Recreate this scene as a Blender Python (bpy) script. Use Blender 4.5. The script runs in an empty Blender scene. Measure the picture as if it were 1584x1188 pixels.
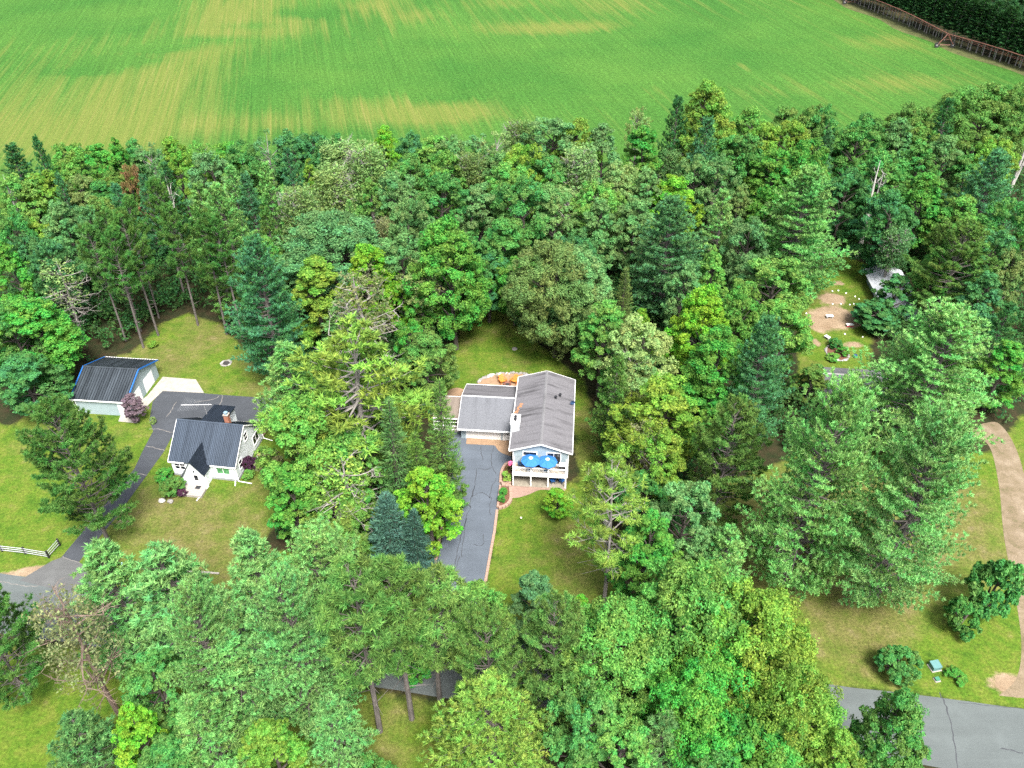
import bpy, math, random
import numpy as np

# ------------------------------------------------------------------ camera
F_PX, PITCH, CAM_H = 1281.0, math.radians(37.6), 79.0
SP, CP = math.sin(PITCH), math.cos(PITCH)
scene = bpy.context.scene
col = scene.collection
cam_data = bpy.data.cameras.new("camera")
cam_data.sensor_width = 36.0
cam_data.lens = 36.0 * F_PX / 1584.0
cam_data.clip_start = 1.0
cam_data.clip_end = 8000.0
cam = bpy.data.objects.new("camera", cam_data)
cam.location = (0, 0, CAM_H)
cam.rotation_euler = (math.pi / 2 - PITCH, 0, 0)
col.objects.link(cam)
scene.camera = cam

# ------------------------------------------------------------------ sky, sun, exposure
SUN_EL, SUN_AZ = math.radians(58), math.radians(160)      # azimuth from +Y, clockwise: behind the camera, a little to the right
world = bpy.data.worlds.new("World")
scene.world = world
world.use_nodes = True
wn, wl = world.node_tree.nodes, world.node_tree.links
wn.clear()
sky = wn.new("ShaderNodeTexSky")
sky.sky_type = 'NISHITA'
sky.sun_disc = False
sky.sun_elevation = SUN_EL
sky.sun_rotation = SUN_AZ
sky.air_density = 1.0
sky.dust_density = 4.0
sky.ozone_density = 1.0
hs = wn.new("ShaderNodeHueSaturation")
hs.inputs["Saturation"].default_value = 0.45              # thin high overcast: a paler sky
bg = wn.new("ShaderNodeBackground")
bg.inputs["Strength"].default_value = 0.062
wo = wn.new("ShaderNodeOutputWorld")
wl.new(sky.outputs[0], hs.inputs["Color"])
wl.new(hs.outputs[0], bg.inputs["Color"])
wl.new(bg.outputs[0], wo.inputs["Surface"])
sun_data = bpy.data.lights.new("sun", 'SUN')
sun_data.energy = 1.5
sun_data.angle = math.radians(20)
sun_data.color = (1.0, 0.95, 0.88)
sun = bpy.data.objects.new("sun", sun_data)
sun.rotation_euler = (math.pi / 2 - SUN_EL, 0, -SUN_AZ + math.pi)
sun.location = (0, 0, 200)
col.objects.link(sun)
vs = scene.view_settings
vs.view_transform = 'Standard'
vs.look = 'None'
vs.exposure = 2.68
vs.gamma = 1.0
vs.use_curve_mapping = False
scene.cycles.max_bounces = 7
scene.cycles.diffuse_bounces = 4
scene.cycles.glossy_bounces = 3
scene.cycles.transmission_bounces = 4
scene.cycles.transparent_max_bounces = 6
scene.cycles.use_denoising = False

# ------------------------------------------------------------------ helpers
def G(px, py, z=0.0):
    """ground point seen at a pixel of the 1584 x 1188 photograph, on the plane z"""
    u, v = (px - 792) / F_PX, (py - 594) / F_PX
    t = (CAM_H - z) / (SP + v * CP)
    return (u * t, (CP - v * SP) * t)

def height_at(Y, py):
    v = (py - 594) / F_PX
    return CAM_H - (Y * SP + v * Y * CP) / (CP - v * SP)

def px_size(X, Y, z):
    return F_PX / (Y * CP + (CAM_H - z) * SP)

def tag(o, label=None, cat=None, group=None, kind=None):
    if label: o["label"] = label
    if cat: o["category"] = cat
    if group: o["group"] = group
    if kind: o["kind"] = kind
    return o

def empty(name, loc, rz=0.0, scale=(1, 1, 1)):
    o = bpy.data.objects.new(name, None)
    o.empty_display_size = 0.3
    o.location = loc
    o.rotation_euler = (0, 0, rz)
    o.scale = scale
    col.objects.link(o)
    return o

def link_mesh(name, me, parent=None):
    o = bpy.data.objects.new(name, me)
    col.objects.link(o)
    if parent is not None:
        o.parent = parent
    return o

class MB:
    def __init__(self):
        self.v, self.f = [], []
    def add(self, vs, fs):
        b = len(self.v)
        self.v += [tuple(p) for p in vs]
        self.f += [tuple(i + b for i in f) for f in fs]
        return self
    def box(self, x0, x1, y0, y1, z0, z1):
        return self.add([(x0, y0, z0), (x1, y0, z0), (x1, y1, z0), (x0, y1, z0), (x0, y0, z1), (x1, y0, z1), (x1, y1, z1), (x0, y1, z1)],
                        [(3, 2, 1, 0), (4, 5, 6, 7), (0, 1, 5, 4), (1, 2, 6, 5), (2, 3, 7, 6), (3, 0, 4, 7)])
    def rbox(self, cx, cy, z0, z1, lx, ly, rz=0.0, taper=1.0):
        c, s = math.cos(rz), math.sin(rz)
        P = []
        for z, k in ((z0, 1.0), (z1, taper)):
            for a, b in ((-1, -1), (1, -1), (1, 1), (-1, 1)):
                x, y = a * lx / 2 * k, b * ly / 2 * k
                P.append((cx + x * c - y * s, cy + x * s + y * c, z))
        return self.add(P, [(3, 2, 1, 0), (4, 5, 6, 7), (0, 1, 5, 4), (1, 2, 6, 5), (2, 3, 7, 6), (3, 0, 4, 7)])
    def prism(self, poly, z0, z1):
        n = len(poly)
        P = [(x, y, z0) for x, y in poly] + [(x, y, z1) for x, y in poly]
        return self.add(P, [tuple(range(n - 1, -1, -1)), tuple(range(n, 2 * n))] + [(i, (i + 1) % n, n + (i + 1) % n, n + i) for i in range(n)])
    def slab(self, pts, th):
        """a sloping plate: top outline pts, extruded down by th"""
        n = len(pts)
        P = list(pts) + [(x, y, z - th) for x, y, z in pts]
        return self.add(P, [tuple(range(n)), tuple(range(2 * n - 1, n - 1, -1))] + [(n + i, n + (i + 1) % n, (i + 1) % n, i) for i in range(n)])
    def poly(self, pts):
        return self.add(pts, [tuple(range(len(pts)))])
    def tube(self, pts, rad, n=6, cap=True):
        pts = [np.array(p, float) for p in pts]
        m = len(pts)
        if not hasattr(rad, '__len__'): rad = [rad] * m
        P = []
        for i in range(m):
            d = pts[min(i + 1, m - 1)] - pts[max(i - 1, 0)]
            d = d / (np.linalg.norm(d) + 1e-9)
            a = np.cross(d, (0, 0, 1.0)) if abs(d[2]) < 0.9 else np.cross(d, (1.0, 0, 0))
            a /= np.linalg.norm(a) + 1e-9
            b = np.cross(d, a)
            for k in range(n):
                t = 2 * math.pi * k / n
                P.append(tuple(pts[i] + rad[i] * (math.cos(t) * a + math.sin(t) * b)))
        Fc = [(i * n + k, i * n + (k + 1) % n, (i + 1) * n + (k + 1) % n, (i + 1) * n + k) for i in range(m - 1) for k in range(n)]
        if cap:
            Fc += [tuple(range(n - 1, -1, -1)), tuple((m - 1) * n + k for k in range(n))]
        return self.add(P, Fc)
    def lathe(self, cx, cy, prof, n=12):
        """prof: list of (radius, z)"""
        P = [(cx + r * math.cos(2 * math.pi * k / n), cy + r * math.sin(2 * math.pi * k / n), z) for r, z in prof for k in range(n)]
        m = len(prof)
        Fc = [(i * n + k, i * n + (k + 1) % n, (i + 1) * n + (k + 1) % n, (i + 1) * n + k) for i in range(m - 1) for k in range(n)]
        Fc += [tuple(range(n - 1, -1, -1)), tuple((m - 1) * n + k for k in range(n))]
        return self.add(P, Fc)
    def mesh(self, name, mat):
        me = bpy.data.meshes.new(name)
        me.from_pydata(self.v, [], self.f)
        me.validate(clean_customdata=False)
        me.materials.append(mat)
        return me
    def build(self, name, mat, parent=None, kind=None, label=None, smooth=False):
        me = self.mesh(name, mat)
        if smooth:
            me.polygons.foreach_set("use_smooth", [True] * len(me.polygons))
        o = link_mesh(name, me, parent)
        if kind: o["kind"] = kind
        if label: o["label"] = label
        return o

# ------------------------------------------------------------------ materials
def new_mat(name):
    m = bpy.data.materials.new(name)
    m.use_nodes = True
    nt = m.node_tree
    b = nt.nodes["Principled BSDF"]
    return m, nt, b

def N(nt, kind, **kw):
    n = nt.nodes.new("ShaderNode" + kind)
    for k, v in kw.items():
        if k in n.inputs.keys(): n.inputs[k].default_value = v
        else: setattr(n, k, v)
    return n

def L(nt, a, b): nt.links.new(a, b)

def ramp(nt, fac, stops):
    r = nt.nodes.new("ShaderNodeValToRGB")
    e = r.color_ramp.elements
    while len(e) > 1: e.remove(e[-1])
    e[0].position = stops[0][0]; e[0].color = stops[0][1] if len(stops[0][1]) == 4 else (*stops[0][1], 1)
    for p, c in stops[1:]:
        x = e.new(p); x.color = c if len(c) == 4 else (*c, 1)
    L(nt, fac, r.inputs[0])
    return r.outputs[0]

def mix(nt, fac, a, b, mode='MIX'):
    m = nt.nodes.new("ShaderNodeMix")
    m.data_type = 'RGBA'; m.blend_type = mode
    for s, v in ((m.inputs[0], fac), (m.inputs[6], a), (m.inputs[7], b)):
        if hasattr(v, 'links') or hasattr(v, 'is_linked'): L(nt, v, s)
        elif isinstance(v, (int, float)): s.default_value = v
        else: s.default_value = v if len(v) == 4 else (*v, 1)
    return m.outputs[2]

def math_n(nt, op, a, b=None, clamp=False):
    m = nt.nodes.new("ShaderNodeMath"); m.operation = op; m.use_clamp = clamp
    for i, v in enumerate((a, b)):
        if v is None: continue
        if isinstance(v, (int, float)): m.inputs[i].default_value = v
        else: L(nt, v, m.inputs[i])
    return m.outputs[0]

def coords(nt, scale=(1, 1, 1), kind="Object", rot=(0, 0, 0)):
    t = nt.nodes.new("ShaderNodeTexCoord")
    mp = nt.nodes.new("ShaderNodeMapping")
    mp.inputs["Scale"].default_value = scale
    mp.inputs["Rotation"].default_value = rot
    L(nt, t.outputs[kind], mp.inputs[0])
    return mp.outputs[0]

def noise(nt, vec, scale, detail=4, rough=0.55):
    n = N(nt, "TexNoise", Scale=scale, Detail=detail, Roughness=rough)
    L(nt, vec, n.inputs["Vector"])
    return n.outputs["Fac"]

def bump(nt, bsdf, h, strength, dist=0.05):
    b = N(nt, "Bump", Strength=strength, Distance=dist)
    L(nt, h, b.inputs["Height"])
    L(nt, b.outputs[0], bsdf.inputs["Normal"])

def simple(name, rgb, rough=0.6, var=0.15, scale=3.0, metal=0.0, spec=0.4):
    """a plain painted or natural surface with uneven tone"""
    m, nt, b = new_mat(name)
    v = coords(nt)
    n1 = noise(nt, v, scale, 5, 0.65)
    c = ramp(nt, n1, [(0.3, tuple(x * (1 - var) for x in rgb)), (0.7, tuple(min(1, x * (1 + var)) for x in rgb))])
    L(nt, c, b.inputs["Base Color"])
    b.inputs["Roughness"].default_value = rough
    b.inputs["Metallic"].default_value = metal
    b.inputs["Specular IOR Level"].default_value = spec
    return m

MAT = {}
MAT['white'] = simple("white_paint", (0.78, 0.78, 0.78), 0.5, 0.06)
MAT['door_white'] = simple("white_steel_door", (0.74, 0.74, 0.73), 0.45, 0.04)
MAT['concrete'] = simple("pale_concrete", (0.2683, 0.2520, 0.2236), 0.85, 0.18, 1.2)
MAT['patio'] = simple("tan_concrete", (0.1951, 0.1748, 0.1382), 0.85, 0.2, 1.5)
MAT['dark'] = simple("dark_plastic", (0.015, 0.016, 0.02), 0.5, 0.2)
MAT['blackmetal'] = simple("black_metal", (0.02, 0.02, 0.022), 0.4, 0.2)
MAT['galv'] = simple("galvanised_metal", (0.45, 0.46, 0.47), 0.45, 0.15, metal=0.6)
MAT['umbrella'] = simple("blue_canvas", (0.02, 0.13, 0.42), 0.8, 0.1, 8)
MAT['navy'] = simple("navy_cushion", (0.02, 0.055, 0.13), 0.8, 0.2, 8)
MAT['orange'] = simple("orange_wood", (0.52, 0.17, 0.03), 0.6, 0.15, 6)
MAT['wood'] = simple("weathered_wood", (0.24, 0.16, 0.10), 0.75, 0.3, 6)
MAT['greywood'] = simple("grey_wood", (0.26, 0.24, 0.22), 0.8, 0.25, 6)
MAT['deck'] = simple("tan_deck_boards", (0.36, 0.29, 0.22), 0.75, 0.2, 5)
MAT['green_box'] = simple("utility_green", (0.03, 0.14, 0.08), 0.5, 0.15)
MAT['teal_box'] = simple("faded_teal_steel", (0.075, 0.17, 0.17), 0.5, 0.12)
MAT['stone'] = simple("field_stone", (0.20, 0.19, 0.18), 0.85, 0.35, 2.5)
MAT['pale_stone'] = simple("pale_stone", (0.36, 0.35, 0.33), 0.85, 0.25, 2.5)
MAT['block'] = simple("pink_tan_block", (0.2683, 0.1789, 0.1382), 0.85, 0.18, 2.0)
MAT['mulch'] = simple("brown_mulch", (0.11, 0.05, 0.03), 0.95, 0.4, 9)
MAT['ash'] = simple("ash_and_char", (0.03, 0.028, 0.028), 0.95, 0.5, 9)
MAT['bluetrim'] = simple("blue_steel_trim", (0.012, 0.10, 0.33), 0.4, 0.08)
MAT['rust'] = simple("rusty_pipe", (0.15, 0.062, 0.045), 0.6, 0.25, 0.8)
MAT['tyre'] = simple("rubber_tyre", (0.02, 0.02, 0.02), 0.85, 0.2)
MAT['tar'] = simple("crack_tar", (0.036, 0.039, 0.045), 0.7, 0.2)
MAT['palecrack'] = simple("sand_filled_crack", (0.15, 0.14, 0.13), 0.9, 0.2)
MAT['pink'] = simple("pink_petals", (0.55, 0.10, 0.22), 0.7, 0.2, 20)
MAT['lampglobe'] = simple("cream_globe", (0.75, 0.70, 0.50), 0.4, 0.05)
MAT['redpaint'] = simple("red_paint", (0.35, 0.04, 0.06), 0.5, 0.1)

def mat_glass(name, rgb, rough=0.08):
    m, nt, b = new_mat(name)
    v = coords(nt)
    n1 = noise(nt, v, 1.3, 3)
    c = ramp(nt, n1, [(0.35, tuple(x * 0.6 for x in rgb)), (0.65, tuple(x * 1.6 for x in rgb))])
    L(nt, c, b.inputs["Base Color"])
    b.inputs["Roughness"].default_value = rough
    b.inputs["Specular IOR Level"].default_value = 0.6
    return m
MAT['glass'] = mat_glass("window_glass", (0.012, 0.016, 0.022))
MAT['greenglass'] = mat_glass("green_tinted_window", (0.07, 0.20, 0.09))  # pane coloured a mottled green

def mat_siding(name, rgb, pitch):
    """horizontal lap siding: fine courses too thin to model at this distance"""
    m, nt, b = new_mat(name)
    v = coords(nt)
    sep = N(nt, "SeparateXYZ"); L(nt, v, sep.inputs[0])
    saw = math_n(nt, 'FRACT', math_n(nt, 'MULTIPLY', sep.outputs[2], 1.0 / pitch))
    n1 = noise(nt, v, 1.2, 5, 0.6)
    c = ramp(nt, n1, [(0.3, tuple(x * 0.9 for x in rgb)), (0.7, tuple(min(1, x * 1.08) for x in rgb))])
    L(nt, c, b.inputs["Base Color"])
    b.inputs["Roughness"].default_value = 0.55
    bump(nt, b, saw, 0.12, 0.02)
    return m
MAT['siding_blue'] = mat_siding("pale_blue_siding", (0.26, 0.325, 0.36), 0.2)
MAT['siding_white'] = mat_siding("white_siding", (0.66, 0.71, 0.74), 0.2)
MAT['siding_barn'] = mat_siding("pale_blue_grey_steel_siding", (0.25, 0.315, 0.34), 0.25)

def mat_shingle(name, rgb, streak, axis):
    """asphalt shingles: mottled courses, with dark algae streaks running down the slope"""
    m, nt, b = new_mat(name)
    v = coords(nt)
    fine = noise(nt, v, 7.0, 4, 0.7)
    c0 = ramp(nt, fine, [(0.25, tuple(x * 0.62 for x in rgb)), (0.75, tuple(x * 1.35 for x in rgb))])
    sc = (0.16, 1.5, 0.16) if axis == 'x' else (1.5, 0.16, 0.16)
    v2 = coords(nt, sc)
    st = noise(nt, v2, 1.0, 5, 0.62)
    st2 = ramp(nt, st, [(0.47, (0, 0, 0)), (0.66, (1, 1, 1))])
    big = noise(nt, v, 0.22, 3)
    f = math_n(nt, 'MULTIPLY', st2, ramp(nt, big, [(0.35, (0.15,) * 3), (0.6, (1,) * 3)]))
    f = math_n(nt, 'MULTIPLY', f, streak)
    c1 = mix(nt, f, c0, tuple(x * 0.30 for x in rgb))
    L(nt, c1, b.inputs["Base Color"])
    b.inputs["Roughness"].default_value = 0.9
    b.inputs["Specular IOR Level"].default_value = 0.2
    br = N(nt, "TexBrick", Scale=1.0); br.inputs["Row Height"].default_value = 0.14; br.inputs["Brick Width"].default_value = 0.3; br.inputs["Mortar Size"].default_value = 0.012
    L(nt, coords(nt, rot=(0, 0, math.pi / 2 if axis == 'x' else 0)), br.inputs["Vector"])
    bump(nt, b, br.outputs["Fac"], -0.5, 0.02)
    return m
MAT['shingle_main'] = mat_shingle("streaked_grey_shingles", (0.120, 0.118, 0.128), 0.8, 'x')
MAT['shingle_garage'] = mat_shingle("grey_shingles", (0.112, 0.118, 0.132), 0.3, 'y')
MAT['shingle_porch'] = mat_shingle("brown_grey_shingles", (0.1626, 0.1341, 0.1138), 0.55, 'y')
MAT['shingle_grey'] = mat_shingle("weathered_grey_shingles", (0.1382, 0.1382, 0.1463), 0.4, 'y')

def mat_metal_roof(name, rgb, rough, streak=0.4):
    m, nt, b = new_mat(name)
    v2 = coords(nt, (2.2, 0.18, 0.18))
    st = noise(nt, v2, 1.0, 5, 0.6)
    c = ramp(nt, st, [(0.3, tuple(x * (1 - streak) for x in rgb)), (0.72, tuple(x * (1 + streak) for x in rgb))])
    L(nt, c, b.inputs["Base Color"])
    r = ramp(nt, st, [(0.3, (rough * 0.8,) * 3), (0.7, (rough * 1.25,) * 3)])
    L(nt, r, b.inputs["Roughness"])
    b.inputs["Specular IOR Level"].default_value = 0.3
    return m
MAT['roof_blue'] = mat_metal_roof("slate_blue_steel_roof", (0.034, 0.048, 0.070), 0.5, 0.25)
MAT['roof_dark'] = mat_metal_roof("dark_and_shaded_steel_roof", (0.012, 0.017, 0.026), 0.36, 0.25)  # dark dormer and entry roofs, and the main rear slope's painted shade
MAT['roof_barn'] = mat_metal_roof("black_steel_roof", (0.030, 0.038, 0.046), 0.42, 0.5)
MAT['roof_shed'] = mat_metal_roof("bare_steel_roof", (0.40, 0.42, 0.45), 0.45, 0.25)

def mat_brick(name, rgb, mortar, bw=0.22, rh=0.08, axis_rot=(math.pi / 2, 0, 0)):
    m, nt, b = new_mat(name)
    br = N(nt, "TexBrick", Scale=1.0)
    br.inputs["Row Height"].default_value = rh; br.inputs["Brick Width"].default_value = bw; br.inputs["Mortar Size"].default_value = 0.01
    br.inputs["Color1"].default_value = (*rgb, 1); br.inputs["Color2"].default_value = (*[x * 0.75 for x in rgb], 1); br.inputs["Mortar"].default_value = (*mortar, 1)
    v = coords(nt, rot=axis_rot)
    L(nt, v, br.inputs["Vector"])
    n1 = noise(nt, coords(nt), 2.0, 4)
    c = mix(nt, 0.5, br.outputs["Color"], ramp(nt, n1, [(0.3, tuple(x * 0.75 for x in rgb)), (0.7, tuple(x * 1.25 for x in rgb))]))
    L(nt, c, b.inputs["Base Color"])
    b.inputs["Roughness"].default_value = 0.85
    return m
MAT['brick'] = mat_brick("orange_red_brick", (0.2927, 0.0976, 0.0488), (0.2439, 0.2195, 0.1951))
MAT['paver'] = mat_brick("tan_clay_pavers", (0.2520, 0.1626, 0.0976), (0.1626, 0.1138, 0.0813), 0.22, 0.11, (0, 0, 0.4))
MAT['paver_pink'] = mat_brick("pink_clay_pavers", (0.2439, 0.1585, 0.1260), (0.1545, 0.1138, 0.0935), 0.22, 0.11, (0, 0, 0.1))

def mat_asphalt(name, rgb, worn, seed):
    m, nt, b = new_mat(name)
    v = coords(nt)
    fine = noise(nt, v, 9.0, 4, 0.75)
    mid = N(nt, "TexNoise", Scale=0.35, Detail=6.0, Roughness=0.65); L(nt, v, mid.inputs["Vector"])
    c0 = ramp(nt, mid.outputs["Fac"], [(0.3, tuple(x * 0.78 for x in rgb)), (0.55, rgb), (0.75, tuple(x * (1 + worn) for x in rgb))])
    c1 = mix(nt, 0.45, c0, ramp(nt, fine, [(0.3, tuple(x * 0.6 for x in rgb)), (0.7, tuple(x * 1.4 for x in rgb))]))
    tracks = noise(nt, coords(nt, (0.05, 0.9, 1), rot=(0, 0, 0.155)), 1.0, 3)
    c2 = mix(nt, ramp(nt, tracks, [(0.45, (0, 0, 0)), (0.65, (0.35,) * 3)]), c1, tuple(x * 1.25 for x in rgb))
    L(nt, c2, b.inputs["Base Color"])
    b.inputs["Roughness"].default_value = 0.85
    b.inputs["Specular IOR Level"].default_value = 0.3
    bump(nt, b, fine, 0.3, 0.02)
    return m
MAT['road'] = mat_asphalt("aged_grey_asphalt", (0.078, 0.091, 0.091), 0.35, 1)
MAT['drive'] = mat_asphalt("blue_grey_asphalt", (0.074, 0.089, 0.110), 0.35, 2)
MAT['drive_dark'] = mat_asphalt("dark_sealed_asphalt", (0.042, 0.047, 0.055), 0.5, 3)
MAT['apron_worn'] = mat_asphalt("worn_patchy_asphalt", (0.0772, 0.0797, 0.0797), 0.7, 4)

def mat_ground():
    m, nt, b = new_mat("lawn_and_forest_floor")
    v = coords(nt)
    at = N(nt, "Attribute", attribute_name="cover")
    sep = N(nt, "SeparateColor"); L(nt, at.outputs["Color"], sep.inputs[0])
    n_big = noise(nt, v, 0.16, 6, 0.66)
    n_mid = noise(nt, v, 0.45, 6, 0.68)
    n_fin = noise(nt, v, 3.2, 5, 0.75)
    # lawn: bright green, olive and dry straw patches
    g1 = ramp(nt, n_mid, [(0.30, (0.0302, 0.0756, 0.0063)), (0.45, (0.0571, 0.1062, 0.0090)), (0.60, (0.0857, 0.1152, 0.0153)), (0.76, (0.1176, 0.1152, 0.0378))])
    g2 = ramp(nt, n_mid, [(0.32, (0.0605, 0.0828, 0.0126)), (0.55, (0.1008, 0.0972, 0.0306)), (0.75, (0.1428, 0.1188, 0.0630))])
    dry = math_n(nt, 'ADD', math_n(nt, 'MULTIPLY', sep.outputs[1], 1.05), math_n(nt, 'MULTIPLY', math_n(nt, 'SUBTRACT', n_big, 0.5), 3.2), True)
    g = mix(nt, dry, g1, g2)
    g = mix(nt, 0.8, g, ramp(nt, n_fin, [(0.28, (0.18,) * 3), (0.72, (0.88,) * 3)]), 'OVERLAY')
    tuft = noise(nt, v, 1.1, 5, 0.7)
    g = mix(nt, ramp(nt, tuft, [(0.56, (0, 0, 0)), (0.70, (0.55,) * 3)]), g, (0.030, 0.062, 0.008))
    # forest floor
    fl = ramp(nt, n_mid, [(0.3, (0.010, 0.020, 0.006)), (0.5, (0.022, 0.022, 0.009)), (0.7, (0.040, 0.027, 0.015))])
    fl = mix(nt, 0.5, fl, ramp(nt, n_fin, [(0.3, (0.3,) * 3), (0.7, (0.8,) * 3)]), 'OVERLAY')
    sand = ramp(nt, n_mid, [(0.3, (0.1522, 0.1054, 0.0644)), (0.7, (0.2459, 0.1873, 0.1288))])
    sand = mix(nt, 0.5, sand, ramp(nt, n_fin, [(0.3, (0.35,) * 3), (0.7, (0.7,) * 3)]), 'OVERLAY')
    def edge(s, w):
        return ramp(nt, math_n(nt, 'ADD', s, math_n(nt, 'MULTIPLY', math_n(nt, 'SUBTRACT', n_mid, 0.5), w)), [(0.38, (0, 0, 0)), (0.62, (1, 1, 1))])
    c = mix(nt, edge(sep.outputs[0], 0.9), fl, g)
    c = mix(nt, edge(sep.outputs[2], 1.0), c, sand)
    L(nt, c, b.inputs["Base Color"])
    b.inputs["Roughness"].default_value = 0.95
    b.inputs["Specular IOR Level"].default_value = 0.15
    bump(nt, b, n_fin, 0.7, 0.12)
    return m
MAT['ground'] = mat_ground()

ROW = math.radians(13.0)
def mat_field():
    m, nt, b = new_mat("hay_field")
    t = N(nt, "TexCoord")
    at = N(nt, "Attribute", attribute_name="cover")
    sep = N(nt, "SeparateColor"); L(nt, at.outputs["Color"], sep.inputs[0])
    def rows(sx, sy, detail=4, rough=0.6, rot=-ROW):
        r = N(nt, "VectorRotate"); r.rotation_type = 'Z_AXIS'; r.inputs["Angle"].default_value = rot
        L(nt, t.outputs["Object"], r.inputs["Vector"])
        mp = N(nt, "Mapping"); mp.inputs["Scale"].default_value = (sx, sy, 1); L(nt, r.outputs[0], mp.inputs[0])
        return noise(nt, mp.outputs[0], 1.0, detail, rough)
    s1 = rows(0.30, 0.010, 5, 0.65)
    s2 = rows(1.3, 0.02, 4, 0.7)
    s3 = rows(2.6, 0.012, 2, 0.5)
    blot = noise(nt, t.outputs["Object"], 0.022, 5, 0.6)
    fine = noise(nt, t.outputs["Object"], 1.1, 5, 0.8)
    green = ramp(nt, blot, [(0.35, (0.028, 0.094, 0.014)), (0.65, (0.046, 0.116, 0.018))])
    green = mix(nt, 0.75, green, ramp(nt, fine, [(0.28, (0.14,) * 3), (0.72, (0.88,) * 3)]), 'OVERLAY')
    green = mix(nt, 0.4, green, ramp(nt, s2, [(0.3, (0.32,) * 3), (0.7, (0.68,) * 3)]), 'OVERLAY')
    green = mix(nt, 0.22, green, ramp(nt, s3, [(0.35, (0.30,) * 3), (0.65, (0.70,) * 3)]), 'OVERLAY')
    straw = ramp(nt, s2, [(0.3, (0.066, 0.112, 0.018)), (0.6, (0.106, 0.126, 0.028)), (0.75, (0.150, 0.148, 0.050))])
    straw = mix(nt, 0.4, straw, ramp(nt, fine, [(0.3, (0.3,) * 3), (0.7, (0.75,) * 3)]), 'OVERLAY')
    k = math_n(nt, 'ADD', math_n(nt, 'MULTIPLY', math_n(nt, 'SUBTRACT', s1, 0.5), 1.7), math_n(nt, 'MULTIPLY', sep.outputs[0], 1.0))
    k = math_n(nt, 'ADD', k, math_n(nt, 'MULTIPLY', math_n(nt, 'SUBTRACT', s2, 0.5), 0.7))
    f = ramp(nt, k, [(0.12, (0, 0, 0)), (0.75, (1, 1, 1))])
    c = mix(nt, f, green, straw)
    L(nt, c, b.inputs["Base Color"])
    b.inputs["Roughness"].default_value = 0.95
    b.inputs["Specular IOR Level"].default_value = 0.1
    bump(nt, b, fine, 0.8, 0.3)
    return m
MAT['field'] = mat_field()

def mat_lane():
    m, nt, b = new_mat("pale_gravel")
    v = coords(nt)
    a = noise(nt, v, 0.5, 6, 0.7); f = noise(nt, v, 6.0, 4, 0.8)
    c = ramp(nt, a, [(0.28, (0.055, 0.062, 0.018)), (0.42, (0.115, 0.088, 0.050)), (0.55, (0.150, 0.115, 0.075)), (0.78, (0.215, 0.175, 0.125))])
    c = mix(nt, 0.5, c, ramp(nt, f, [(0.3, (0.25,) * 3), (0.7, (0.8,) * 3)]), 'OVERLAY')
    L(nt, c, b.inputs["Base Color"]); b.inputs["Roughness"].default_value = 0.95
    bump(nt, b, f, 0.5, 0.05)
    return m
MAT['lane'] = mat_lane()

def mat_leaf(name, trans=0.32, tone=0.5, rough=0.55, cl=0.36):
    """foliage: the tree's own colour (object colour), each leaf and each clump a little different"""
    m, nt, b = new_mat(name)
    oi = N(nt, "ObjectInfo")
    a = N(nt, "Attribute", attribute_name="leaf")
    c = N(nt, "Attribute", attribute_name="clump")
    h = N(nt, "HueSaturation")
    hue = math_n(nt, 'ADD', 0.5, math_n(nt, 'MULTIPLY', math_n(nt, 'SUBTRACT', c.outputs["Fac"], 0.5), 0.05))
    hue = math_n(nt, 'ADD', hue, math_n(nt, 'MULTIPLY', math_n(nt, 'SUBTRACT', 0.5, a.outputs["Fac"]), 0.035))
    val = math_n(nt, 'ADD', 1.0 - tone * 0.5 - cl * 0.45, math_n(nt, 'ADD', math_n(nt, 'MULTIPLY', a.outputs["Fac"], tone), math_n(nt, 'MULTIPLY', c.outputs["Fac"], cl)))
    big = noise(nt, coords(nt), 0.33, 3, 0.6)                       # older and fresher sides of one crown
    hue = math_n(nt, 'ADD', hue, math_n(nt, 'MULTIPLY', math_n(nt, 'SUBTRACT', 0.5, big), 0.09))
    val = math_n(nt, 'MULTIPLY', val, math_n(nt, 'ADD', 0.62, math_n(nt, 'MULTIPLY', big, 0.8)))
    L(nt, hue, h.inputs["Hue"]); L(nt, val, h.inputs["Value"]); L(nt, oi.outputs["Color"], h.inputs["Color"])
    L(nt, h.outputs[0], b.inputs["Base Color"])
    b.inputs["Roughness"].default_value = rough
    b.inputs["Specular IOR Level"].default_value = 0.12
    tr = N(nt, "BsdfTranslucent")
    tc = mix(nt, 1.0, h.outputs[0], (1.12, 1.18, 0.7), 'MULTIPLY')
    L(nt, tc, tr.inputs["Color"])
    ms = N(nt, "MixShader"); ms.inputs[0].default_value = trans
    out = nt.nodes["Material Output"]
    L(nt, b.outputs[0], ms.inputs[1]); L(nt, tr.outputs[0], ms.inputs[2]); L(nt, ms.outputs[0], out.inputs["Surface"])
    return m
MAT['leaf'] = mat_leaf("broad_leaves", 0.33, 0.8)
MAT['needle'] = mat_leaf("pine_needles", 0.36, 0.95, 0.7, 0.6)

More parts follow.
